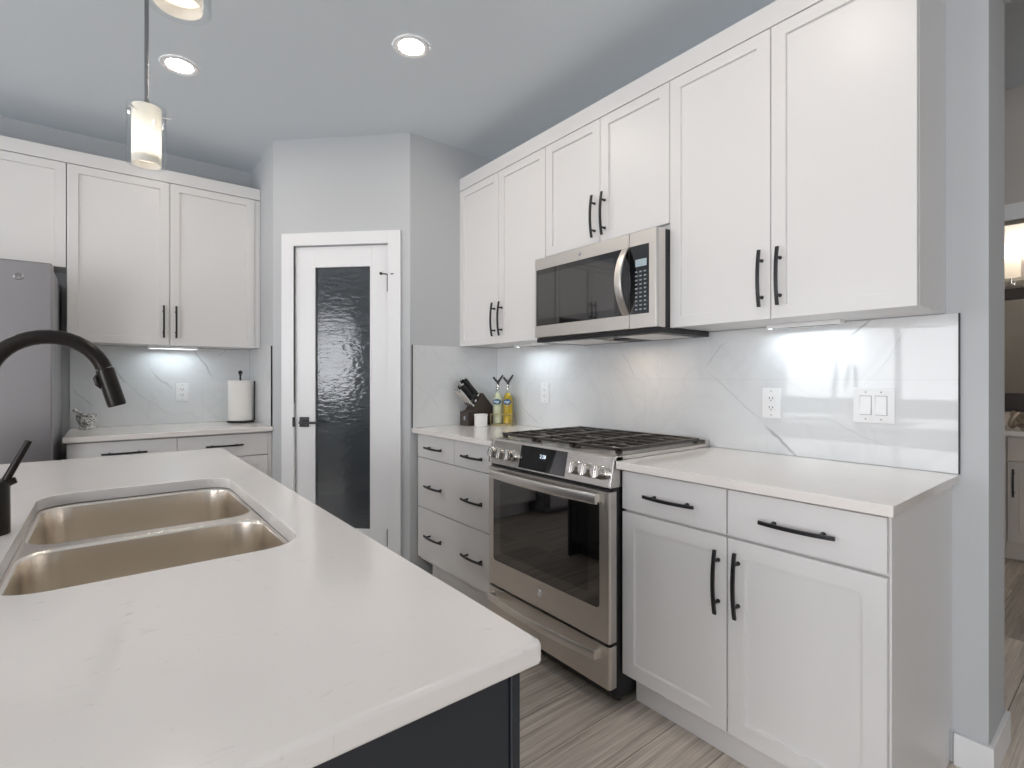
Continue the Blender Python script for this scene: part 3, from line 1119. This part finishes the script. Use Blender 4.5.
# control panel: slanted front
PX0, PZ0, PX1, PZ1 = -.670, .8155, -.644, .927
mb = MB()
mb.prism([(-.60, PZ0), (PX0, PZ0), (PX0 + .002, PZ0 + .008), (PX1 - .003, PZ1 - .006), (PX1 + .004, PZ1), (-.60, PZ1)], 0.001, .761, 'xz', .0012)
cp = obj('control_panel', mb, 'steel', rg)
sl = Vector((PX1 - PX0, 0, PZ1 - PZ0)).normalized()
nn = Vector((-sl.z, 0, sl.x))
F_CP = frame((PX0, 0, PZ0), (0, -1, 0), sl, nn)
CPH = math.hypot(PX1 - PX0, PZ1 - PZ0)
dp = obj('display', MB(F_CP).box(-.535, -.243, .006, .106, -.002, .0022, .001), 'black_glass', cp)
for tx in ('2:28',):
    cu = bpy.data.curves.new('clock_digits', 'FONT')
    cu.body = tx
    cu.size = .022
    cu.align_x = 'CENTER'
    tmp = bpy.data.objects.new('clock_digits', cu)
    COL.objects.link(tmp)
    bpy.context.view_layer.update()
    me = bpy.data.meshes.new_from_object(tmp.evaluated_get(bpy.context.evaluated_depsgraph_get()))
    bpy.data.objects.remove(tmp)
    me.transform(F_CP @ Matrix.Translation((-.385, .062, .0030)))
    me.transform(Matrix.Translation(-ORIGIN[dp.name]))
    me.materials.append(MATS['digit_glow'])
    o = bpy.data.objects.new('clock_digits', me)
    COL.objects.link(o)
    o.parent = dp
    ORIGIN[o.name] = ORIGIN[dp.name]
for y in (.710, .648, .586, .180, .118, .056):
    mb = MB(F_CP)
    mb.lathe((-y, .050, 0), [(.027, -.001), (.027, .005), (.0245, .007), (.0235, .036), (.022, .040), (.0, .0405)], 28)
    mb.box(-y - .004, -y + .004, .026, .074, .006, .046, .002)
    obj('knob', mb, 'knob_steel', cp)
for y in (.710, .648, .586, .180, .118, .056):
    obj('dial_mark', MB(F_CP).box(-y - .004, -y + .004, .087, .093, -.001, .0008), 'slot_dark', cp)
for (a, b) in ((-.0165, -.0015), (-.7605, -.7455)):
    obj('end_cap', MB(F_CP).box(a, b, .003, CPH - .004, .0005, .004, .0015), 'knob_steel', cp)
# cooktop
ck = obj('cooktop', MB().box(-.640, -.012, .001, .761, .906, .929, .003).box(-.045, -.012, .001, .761, .929, .947, .002), 'steel', rg)
obj('cooktop_pan', MB().box(-.605, -.06, .03, .732, .9285, .9302, .0005), 'steel', rg)
for (x, y, r) in ((-.47, .145, .046), (-.20, .145, .036), (-.335, .381, .050), (-.47, .617, .040), (-.20, .617, .034)):
    b = obj('burner', MB().lathe((x, y, .9302), [(r + .012, 0), (r + .010, .006), (r, .008), (r, .012)], 28), 'knob_steel', rg)
    obj('burner_cap', MB().lathe((x, y, .9422), [(r * .92, 0), (r * .95, .003), (r * .85, .007), (0, .008)], 28), 'cast_iron', b)
gz0, gz1 = .941, .954
for k in range(3):
    a, b = .020 + k * .2425, .020 + k * .2425 + .2375
    mb = MB()
    X0, X1 = -.600, -.062
    for y in (a, b - .011):
        mb.box(X0, X1, y, y + .011, gz0 - .001, gz1, .002, 1)
    for i in range(7):
        x = X0 + (X1 - X0 - .012) * i / 6
        mb.box(x, x + .0085, a, b, gz0 + .001, gz1 + .001, .002, 1)
    for (c0, c1) in ((X0, X0 + .17), (X0 + .24, X1 - .24), (X1 - .17, X1)):
        mb.box(c0, c1, (a + b) / 2 - .004, (a + b) / 2 + .004, gz0, gz1, .002, 1)
    for x in (X0, X1 - .022):
        for y in (a, b - .022):
            mb.box(x, x + .022, y, y + .022, .9305, gz1 - .002, .003, 1)
    obj('grate', mb, 'cast_iron', rg)

# ------------------------------------------------------------------ microwave
mw = thing('microwave', (-.19, .38, 1.40), 'stainless over-range microwave with curved handle under the short cabinet', 'microwave')
obj('body', MB().box(-.332, -.012, .004, .756, 1.424, 1.822, .002, 1), 'black_plastic', mw)
mb = MB()
mb.box(-.365, -.014, .002, .758, 1.410, 1.4225, .002)
mb.box(-.365, -.26, .002, .758, 1.400, 1.4105, .002)
mb.box(-.18, -.014, .002, .758, 1.400, 1.4105, .002)
mb.box(-.26, -.18, .002, .27, 1.400, 1.4105, .002)
mb.box(-.26, -.18, .40, .758, 1.400, 1.4105, .002)
obj('hood_base', mb, 'black_plastic', mw)
for (a, b) in ((.05, .26), (.41, .70)):
    obj('vent_grille', MB().box(-.33, -.06, a, b, 1.3985, 1.4005), 'steel_horizontal', mw)
obj('hood_lamp', MB().box(-.255, -.185, .275, .395, 1.4080, 1.4095), 'lamp_hood', mw)
XF = -.386
mb = MB()
mb.prism([(XF + .052, .004), (XF + .010, .004), (XF, .012), (XF, .1445), (XF + .052, .1445)], 1.4235, 1.8215, 'xy', .0012)
cpn = obj('control_frame', mb, 'steel_horizontal', mw)
mb = MB()
mb.prism([(XF + .052, .1465), (XF, .1465), (XF, .748), (XF + .010, .756), (XF + .052, .756)], 1.4235, 1.8215, 'xy', .0012)
md = obj('door', mb, 'steel_horizontal', mw)
obj('window', MB().box(XF - .0012, XF + .01, .147, .737, 1.482, 1.765, .0008), 'black_glass', md)
mb = MB()
mb.box(XF - .0016, XF - .0010, .225, .722, 1.515, 1.738)
obj('window_mesh', mb, 'oven_glass', md)
kp = obj('keypad_panel', MB().box(XF - .0012, XF + .01, .045, .1440, 1.482, 1.765, .0008), 'black_glass', cpn)
obj('screen', MB().box(XF - .0022, XF, .056, .112, 1.676, 1.706, .0005), 'screen_grey', kp)
mb = MB()
for r_ in range(10):
    for c_ in range(3):
        y = .108 - c_ * .022
        z = 1.655 - r_ * .0172
        mb.box(XF - .0018, XF - .0008, y - .0055, y + .0055, z - .0028, z + .0028)
tag(obj('keypad', mb, 'key_grey', kp))
mb = MB()
rings = []
for i in range(21):
    t = -1 + 2 * i / 20
    z = 1.6235 + t * .140
    x = XF - .004 - .052 * (1 - t * t)
    yy, h = .160, .017
    rings.append([(x - .004, yy - h, z), (x - .006, yy - h + .004, z), (x - .006, yy + h - .004, z), (x - .004, yy + h, z), (x + .003, yy + h, z), (x + .003, yy - h, z)])
mb.ring_loft(rings)
obj('handle', mb, 'steel_horizontal', md)
mb = MB()
badge(mb, (XF, .43, 1.792), .009, (0, -1, 0), (0, 0, 1), (-1, 0, 0))
obj('badge', mb, 'chrome', md)

# ------------------------------------------------------------------ under-cabinet lights
def bar_light(loc, along_y, length, label):
    t = thing('under_cabinet_light', loc, label, 'light', 'under-cabinet light bars')
    x, y, z = loc
    a, b = (.021, length / 2) if along_y else (length / 2, .021)
    mb = MB()
    mb.box(x - a, x + a, y - b, y + b, z - .006, z, .001)
    a2, b2 = a - .004, b - .004
    mb.box(x - a, x - a2, y - b, y + b, z - .016, z - .0055, .001)
    mb.box(x + a2, x + a, y - b, y + b, z - .016, z - .0055, .001)
    mb.box(x - a2, x + a2, y - b, y - b2, z - .016, z - .0055, .001)
    mb.box(x - a2, x + a2, y + b2, y + b, z - .016, z - .0055, .001)
    obj('housing', mb, 'plastic_white', t)
    obj('lens', MB().box(x - a2, x + a2, y - b2, y + b2, z - .0085, z - .0065), 'lamp_bar', t)


bar_light((-.075, -.415, 1.4235), True, .255, 'slim white light bar under the cabinet nearest the hall opening')
bar_light((-.120, 1.090, 1.4235), True, .27, 'slim white light bar under the cabinet left of the microwave')
bar_light((-1.765, 2.760, 1.4235), False, .27, 'slim white light bar above the back counter outlet')

# ------------------------------------------------------------------ outlets and switch
def outlet(M, u, v, w, label):
    t = thing('outlet', M @ Vector((u, v, w)), label, 'outlet', 'wall outlets')
    obj('cover_plate', MB(M).box(u - .037, u + .037, v - .060, v + .060, w, w + .006, .0025), 'plastic_white', t)
    for s in (-1, 1):
        c = v + s * .0185
        so = obj('socket', MB(M).box(u - .0170, u + .0170, c - .0160, c + .0160, w + .006, w + .008, .001), 'plastic_white', t)
        obj('slot', MB(M).box(u - .0075, u - .0050, c - .002, c + .006, w + .0078, w + .0084), 'slot_dark', so)
        obj('slot', MB(M).box(u + .0050, u + .0075, c - .002, c + .006, w + .0078, w + .0084), 'slot_dark', so)
        obj('ground_hole', MB(M).lathe((u, c - .0075, w + .0078), [(.0024, 0), (.0024, .0006)], 10), 'slot_dark', so)
        obj('screw', MB(M).lathe((u, v + s * .048, w + .0056), [(.0026, 0), (.0026, .0007)], 10), 'fridge_side', t)


outlet(F_RANGE, .268, 1.117, .0082, 'white outlet on the tile between range and light switch')
outlet(F_RANGE, -1.088, 1.128, .0082, 'white outlet on the tile right of the oil bottles')
outlet(F_BACK, -1.708, 1.124, .0082, 'white outlet on the back wall left of the paper towel')
sw = thing('light_switch', F_RANGE @ Vector((.617, 1.121, .008)), 'white double rocker switch plate at the right end of the backsplash', 'switch')
obj('cover_plate', MB(F_RANGE).box(.555, .679, 1.060, 1.182, .0082, .0142, .003), 'plastic_white', sw)
for u in (.594, .640):
    obj('rocker', MB(F_RANGE).prism([(1.090, .0142), (1.154, .0142), (1.154, .0165), (1.122, .0178), (1.090, .0200)], u - .0165, u + .0165, 'yz', .0006), 'plastic_white', sw)
for u in (.594, .640):
    for v in (1.074, 1.168):
        obj('screw', MB(F_RANGE).lathe((u, v, .0140), [(.0026, 0), (.0026, .0007)], 10), 'fridge_side', sw)
    obj('rocker_frame', MB(F_RANGE).box(u - .018, u + .018, 1.0882, 1.1558, .0138, .0143), 'fridge_side', sw)

# ------------------------------------------------------------------ recessed lights
def downlight(x, y, label):
    t = thing('recessed_light', (x, y, ZC), label, 'light', 'recessed ceiling lights')
    obj('trim_ring', MB().lathe((x, y, ZC), [(.0555, -.003), (.072, -.007), (.080, -.005), (.082, -.0005)], 40, cap0=False, cap1=False), 'trim_white', t)
    obj('lens', MB().lathe((x, y, ZC), [(.0565, -.0030), (.0565, -.0025)], 40), 'lamp_warm', t)


downlight(-1.030, .855, 'round recessed ceiling light above the aisle in front of the range')
downlight(-1.833, 1.667, 'round recessed ceiling light beside the pendant rod')
downlight(-1.03, -.45, 'round recessed ceiling light above the aisle, out of view over the right worktop')
downlight(2.35, -1.10, 'unseen round ceiling light added to brighten the bathroom')  # added lamp, lifts the light around the vanity
downlight(.90, -2.30, 'unseen round ceiling light added to brighten the hall')  # added lamp, warms and lifts the dark hall
downlight(-3.3, 1.667, 'unseen round ceiling light added for room light in front of the refrigerator')  # unseen lamp added for more light on the fridge side
downlight(-3.3, -1.9, 'unseen round ceiling light added for room light over the dining side')  # unseen lamp added as fill behind the camera

# ------------------------------------------------------------------ pendants
def pendant(x, y, z0, label):
    t = thing('pendant_lamp', (x, y, z0), label, 'lamp', 'pendants over the island')
    h = .195
    mb = MB()
    ro, ri = .0555, .0535
    mb.lathe((x, y, z0), [(ri, 0), (ro, 0), (ro, h), (ri, h), (ri, 0)], 48, cap0=False, cap1=False)
    obj('outer_glass', mb, 'clear_glass', t)
    mb = MB()
    mb.lathe((x, y, z0), [(.0400, .001), (.0415, .001), (.0415, h - .002), (.014, h - .001), (.014, h - .006), (.0400, h - .007), (.0400, .001)], 48, cap0=False, cap1=False)
    sh = obj('shade', mb, 'shade_opal', t)
    obj('bulb', MB().lathe((x, y, z0), [(0, .040), (.014, .043), (.022, .054), (.024, .066), (.020, .082), (.012, .094), (.012, .12), (0, .121)], 24), 'lamp_pendant', sh)
    obj('diffuser', MB().lathe((x, y, z0), [(.0395, .024), (.0395, .027)], 40), 'shade_opal', sh)
    for k in range(3):
        mb = MB()
        a = -2.35 + k * 2 * PI / 3
        d = Vector((math.cos(a), math.sin(a), 0))
        c = Vector((x, y, z0 + h - .028))
        mb.tube([c + d * .041, c + d * .068], .0028, 8)
        mb.tube([c + d * .056, c + d * .070], .0050, 10)
        obj('pin', mb, 'chrome', t)
    mb = MB()
    mb.tube([(x, y, z0 + h - .006), (x, y, ZC - .02)], .0062, 12)
    mb.lathe((x, y, z0 + h - .004), [(.016, 0), (.016, .010), (.008, .022)], 20)
    obj('rod', mb, 'rod_nickel', t)
    obj('canopy', MB().lathe((x, y, ZC), [(.010, -.045), (.03, -.040), (.060, -.022), (.062, -.001)], 36, cap1=False), 'chrome', t)


pendant(-2.0, .872, 1.931, 'cylindrical glass pendant lamp over the far end of the island')
pendant(-1.996, -.06, 1.934, 'nearer pendant lamp at the top edge, only its bottom visible')

# ------------------------------------------------------------------ refrigerator
fr = thing('refrigerator', (-2.78, 2.45, 0), 'stainless french-door refrigerator left of the back counter', 'refrigerator')
obj('case', MB().box(-3.232, -2.317, 2.168, 2.815, .02, 1.762, .004), 'fridge_side', fr)
F_FR = frame((0, 2.160, 0), (1, 0, 0), (0, 0, 1), (0, -1, 0))
for (a, b, hx) in ((-3.232, -2.782, -2.815), (-2.778, -2.312, -2.745)):
    mb = MB(F_FR)
    mb.box(a, b, .70, 1.775, 0, .062, .010, 3)
    d = obj('door', mb, 'fridge_steel', fr)
    mb = MB(F_FR)
    mb.tube([(hx, .86, .062), (hx, .86, .105), (hx, .90, .112), (hx, 1.52, .112), (hx, 1.56, .105), (hx, 1.56, .062)], .010, 12)
    obj('handle', mb, 'fridge_steel', d)
    if a > -3:
        mb = MB()
        badge(mb, (-2.431, 2.098, 1.698), .018, (1, 0, 0), (0, 0, 1), (0, -1, 0))
        obj('badge', mb, 'fridge_steel', d)
d = obj('freezer_drawer', MB(F_FR).box(-3.232, -2.312, .06, .692, 0, .062, .010, 3), 'fridge_steel', fr)
obj('handle', MB(F_FR).tube([(-3.1, .62, .062), (-3.1, .62, .105), (-3.06, .62, .112), (-2.50, .62, .112), (-2.46, .62, .105), (-2.46, .62, .062)], .010, 12), 'fridge_steel', d)

# ------------------------------------------------------------------ counter things: knife block, knives, jar, oil bottles, rack
KX0, KX1, KY0, KY1 = -.312, -.118, 1.478, 1.576
bz = CT1 + .001
kb = thing('knife_block', (-.18, 1.525, CT1), 'dark wood knife block by the pantry side wall', 'knife block')
prof = [(KX0, bz), (KX1, bz), (KX1, bz + .118), (-.198, bz + .208), (-.274, bz + .094), (KX0, bz + .088)]
obj('block', MB().prism(prof, KY0, KY1, 'xz', .002), 'block_wood', kb)
obj('emblem', MB().box(KX0 - .001, KX0 + .001, 1.512, 1.530, bz + .035, bz + .060), 'key_grey', kb)
out = Vector((-.114, 0, .076)).normalized()          # handles lean up and away from the slanted face
out = (out + Vector((-.05, 0, .35))).normalized()
knives = [(.80, 1.500, .125, .013, 'top front'), (.80, 1.532, .120, .013, 'top middle'), (.80, 1.560, .115, .012, 'top rear'),
          (.50, 1.496, .120, .012, 'second row front'), (.50, 1.528, .112, .012, 'second row middle'), (.50, 1.558, .112, .011, 'second row rear'),
          (.22, 1.492, .105, .009, 'bottom row front'), (.22, 1.514, .105, .009, 'bottom row second'), (.22, 1.536, .105, .009, 'bottom row third'), (.22, 1.558, .105, .009, 'bottom row rear')]
for (s, y, ln, r, pos) in knives:
    base = Vector((-.274, y, bz + .094)) + Vector((.076, 0, .114)) * s + out * .003
    ln *= 1.42 if pos.startswith('bottom') else 1.3
    steak = pos.startswith('bottom')
    k = thing('knife', base, '%s knife standing in the block, %s' % ('slim steel handled' if steak else 'black handled', pos), 'knife', 'knives in the block')
    s2 = Vector((0, 1, 0))
    n2 = out.cross(s2).normalized()
    Mk = frame(base, s2, n2, out)
    obj('bolster', MB(Mk).box(-r * .55, r * .55, -r * .8, r * .8, 0, .016, .002), 'chrome', k)
    mb = MB(Mk)
    rings = []
    for t, ww in ((0, .75), (.15, .95), (.5, .85), (.85, 1.05), (1, .8)):
        a, b = r * .62 * ww, r * ww
        z = .017 + t * (ln - .024)
        rings.append([(a * math.cos(q), b * math.sin(q), z) for q in [2 * PI * i / 12 for i in range(12)]])
    mb.ring_loft(rings)
    obj('handle', mb, 'knob_steel' if steak else 'matte_black', k)
    obj('end_cap', MB(Mk).box(-r * .5, r * .5, -r * .8, r * .8, ln - .0065, ln, .002), 'chrome', k)

jar = thing('jar', (-.245, 1.425, CT1), 'small white ribbed jar in front of the knife block', 'jar')
jx, jy = -.258, 1.416
mb = MB()
pr = [(.039, 0)]
for i in range(7):
    z = .004 + i * .0085
    pr += [(.0415, z), (.0415, z + .005), (.0398, z + .0065)]
pr += [(.0410, .064)]
mb.lathe((jx, jy, CT1 + .001), pr, 32)
obj('pot', mb, 'ceramic', jar)
obj('lid', MB().lathe((jx, jy, CT1 + .0655), [(.0420, 0), (.0425, .003), (.0425, .010), (.040, .013), (0, .0135)], 32), 'ceramic', jar)

def oil_bottle(x, y, liquid, label):
    t = thing('oil_bottle', (x, y, CT1 + .012), label, 'bottle', 'oil bottles by the range')
    z = CT1 + .0125
    prof = [(.030, 0), (.032, .004), (.032, .150), (.030, .165), (.020, .188), (.0135, .200), (.0125, .206), (.0145, .208), (.0145, .216), (.012, .2165)]
    obj('bottle_body', MB().lathe((x, y, z), prof, 28), 'bottle_glass', t)
    li = [(.0285, .003), (.0305, .006), (.0305, .150), (.0285, .164), (.0190, .186), (.0125, .198)]
    obj('oil', MB().lathe((x, y, z), li, 28), liquid, t)
    mb = MB()
    # oval tag hung on the shoulder, facing the room
    d = Vector((-.75, -.66, 0)).normalized()
    u = Vector((-d.y, d.x, 0))
    Mt = frame(Vector((x, y, z + .140)) + d * .0327, u, (0, 0, 1), d)
    rings = []
    for w in (0, .003):
        rings.append([(.026 * math.cos(a), .019 * math.sin(a), w - .35 * (.026 * math.cos(a)) ** 2 / .026) for a in [2 * PI * i / 24 for i in range(24)]])
    mb.ring_loft(rings, M=Mt)
    lb = obj('tag', mb, 'label_blue', t)
    mb = MB(Mt)
    for (a, b, c, dd) in ((-.016, -.010, -.003, .006), (-.008, -.003, -.005, .007), (-.001, .006, -.004, .004), (.008, .015, -.003, .006)):
        mb.box(a, b, c, dd, .0015, .0038)
    obj('tag_script', mb, 'label_ink', lb)
    obj('collar', MB().lathe((x, y, z + .2170), [(.011, 0), (.0125, .002), (.0125, .012), (.0095, .016), (.0090, .034)], 20), 'knob_steel', t)
    mb = MB()
    c = Vector((x, y, z + .246))
    mb.tube([c, c + Vector((0, 0, .018)), c + Vector((.014, -.018, .050)), c + Vector((.020, -.026, .066))], [.0095, .0085, .0065, .0045], 10)
    mb.tube([c + Vector((0, 0, .016)), c + Vector((-.018, .012, .040)), c + Vector((-.024, .018, .052))], [.0085, .0065, .0065], 10)
    obj('pourer', mb, 'matte_black', t)


oil_bottle(-.128, 1.410, 'oil_pale', 'pale oil bottle with twin-spout pourer beside the knife block')
oil_bottle(-.092, 1.351, 'oil_gold', 'golden oil bottle with twin-spout pourer nearest the range')
rk = thing('bottle_rack', (-.110, 1.3805, CT1), 'low wood rack holding the two oil bottles', 'rack')
Mr = Matrix.Translation((-.110, 1.3805, CT1 + .001)) @ Matrix.Rotation(math.atan2(-.059, .036), 4, 'Z')
obj('base', MB(Mr).box(-.072, .072, -.036, .036, 0, .010, .002), 'rack_wood', rk)
for sx in (-1, 1):
    for sy in (-1, 1):
        obj('post', MB(Mr).tube([(sx * .070, sy * .036, .0095), (sx * .070, sy * .036, .074)], .0026, 8), 'rack_wood', rk)
for sy in (-1, 1):
    obj('rail', MB(Mr).tube([(-.073, sy * .036, .072), (.073, sy * .036, .072)], .0028, 8), 'rack_wood', rk)

# ------------------------------------------------------------------ paper towel, mortar and pestle
tx, ty = -1.385, 2.690
ho = thing('paper_towel_holder', (tx, ty, CT1), 'black upright paper towel holder on the back counter', 'holder')
obj('base', MB().lathe((tx, ty, CT1 + .001), [(.082, 0), (.083, .006), (.080, .012), (.012, .014)], 40), 'matte_black', ho)
mb = MB()
mb.tube([(tx, ty, CT1 + .013), (tx, ty, CT1 + .318)], .006, 12)
mb.lathe((tx, ty, CT1 + .318), [(.006, 0), (.008, .004), (.007, .010), (.012, .018), (.0145, .026), (.012, .034), (.004, .039), (0, .0395)], 20)
obj('post', mb, 'matte_black', ho)
obj('side_bar', MB().tube([(tx + .082, ty - .03, CT1 + .012), (tx + .082, ty - .03, CT1 + .285)], .0035, 10), 'matte_black', ho)
rl = thing('paper_towel_roll', (tx, ty, CT1 + .015), 'white paper towel roll standing on the black holder', 'paper towel')
mb = MB()
mb.lathe((tx, ty, CT1 + .0155), [(.0215, .002), (.074, 0), (.0755, .002), (.0755, .270), (.074, .272), (.0215, .270), (.0215, .002)], 48, cap0=False, cap1=False)
obj('paper', mb, 'paper', rl)
obj('core', MB().lathe((tx, ty, CT1 + .0155), [(.0195, .002), (.0210, .002), (.0210, .2725), (.0195, .2725), (.0195, .002)], 32, cap0=False, cap1=False), 'rack_wood', rl)

mx_, my_ = -2.200, 2.735
mo = thing('mortar', (mx_, my_, CT1), 'mottled grey marble mortar on the back counter beside the refrigerator', 'mortar')
obj('bowl', MB().lathe((mx_, my_, CT1 + .001), [(.038, 0), (.041, .003), (.041, .010), (.030, .017), (.038, .030), (.048, .054), (.051, .082), (.049, .087), (.045, .086), (.042, .066), (.032, .040), (.012, .030), (0, .029)], 36), 'mottled_marble', mo)
p0 = Vector((mx_ + .014, my_ - .006, CT1 + .056))
p1 = Vector((mx_ - .062, my_ + .002, CT1 + .122))
d = (p1 - p0)
pe = obj('pestle', MB().tube([p0, p0 + d * .06, p0 + d * .2, p0 + d * .6, p0 + d * .93, p1], [.008, .0145, .014, .0095, .0115, .006], 16), 'mottled_marble', None)
tag(pe, 'grey marble pestle leaning in the mortar', 'pestle')

# ------------------------------------------------------------------ bathroom beyond
va = thing('bathroom_vanity', (2.9, -1.0, 0), 'taupe bathroom vanity cabinet seen through the hall doorway', 'cabinet')
obj('carcass', MB().box(2.622, 3.19, -2.1, .1, .112, .834, .001, 1), 'vanity_paint', va)
obj('toe_kick', MB().box(2.68, 3.19, -2.1, .1, .001, .11), 'vanity_paint', va)
for (a, b) in ((-.09, .600), (.606, 1.00), (1.006, 1.40), (1.406, 2.09)):
    d = obj('drawer', slab(F_VAN, a, b, .672, .822, .580, .600), 'vanity_paint', va)
    obj('handle', bow_handle(F_VAN, (a + b) / 2 if a != .606 else .85, .745, .600, .15, False), 'matte_black', d)
    d = obj('door', shaker(F_VAN, a, b, .130, .664, .580, .600), 'vanity_paint', va)
    obj('handle', bow_handle(F_VAN, a + .030, .525, .600, .185, True), 'matte_black', d)
tag(obj('vanity_countertop', MB().box(2.585, 3.198, -2.11, .12, .836, .868, .003).box(3.180, 3.198, -2.11, .12, .868, .965, .002), 'quartz'), 'pale stone vanity top in the bathroom', 'countertop')
mi = thing('mirror', (3.19, -1.0, .98), 'dark framed bathroom mirror above the vanity', 'mirror')
mb = MB()
for (y0, y1, z0, z1) in ((-1.75, -.25, .970, 1.105), (-1.75, -.25, 1.800, 1.885), (-1.75, -1.66, 1.105, 1.800), (-.34, -.25, 1.105, 1.800)):
    mb.box(3.165, 3.198, y0, y1, z0, z1, .003)
obj('frame', mb, 'mirror_frame', mi)
obj('mirror_glass', MB().box(3.185, 3.195, -1.655, -.345, 1.107, 1.798), 'mirror', mi)
vl = thing('vanity_light', (3.15, -.8, 1.95), 'lit glass-shade wall light above the bathroom mirror', 'light')
obj('backplate', MB().box(3.175, 3.198, -1.20, -.42, 1.895, 1.945, .003), 'knob_steel', vl)
for y in (-.56, -.81, -1.06):
    s = obj('shade', MB().lathe((3.11, y, 1.955), [(.030, 0), (.050, .004), (.050, .150), (.047, .150), (.047, .008), (.028, .004)], 28), 'shade_opal', vl)
    obj('bulb', MB().lathe((3.11, y, 2.106), [(.046, 0), (.046, .002)], 24), 'lamp_vanity', s)
    obj('arm', MB().tube([(3.18, y, 1.92), (3.11, y, 1.92), (3.11, y, 1.955)], .008, 10), 'knob_steel', vl)
pts = []
for i in range(97):
    t = 2 * PI * i / 96
    pts.append((2.83 + .030 * math.sin(t) + .044 * math.sin(2 * t), -.648 + .034 * math.cos(t) - .046 * math.cos(2 * t), .868 + .062 - .045 * math.sin(3 * t)))
tag(obj('knot_ornament', MB().tube(pts, .016, 12, caps=False), 'bronze'), 'bronze knot ornament on the bathroom vanity', 'ornament')
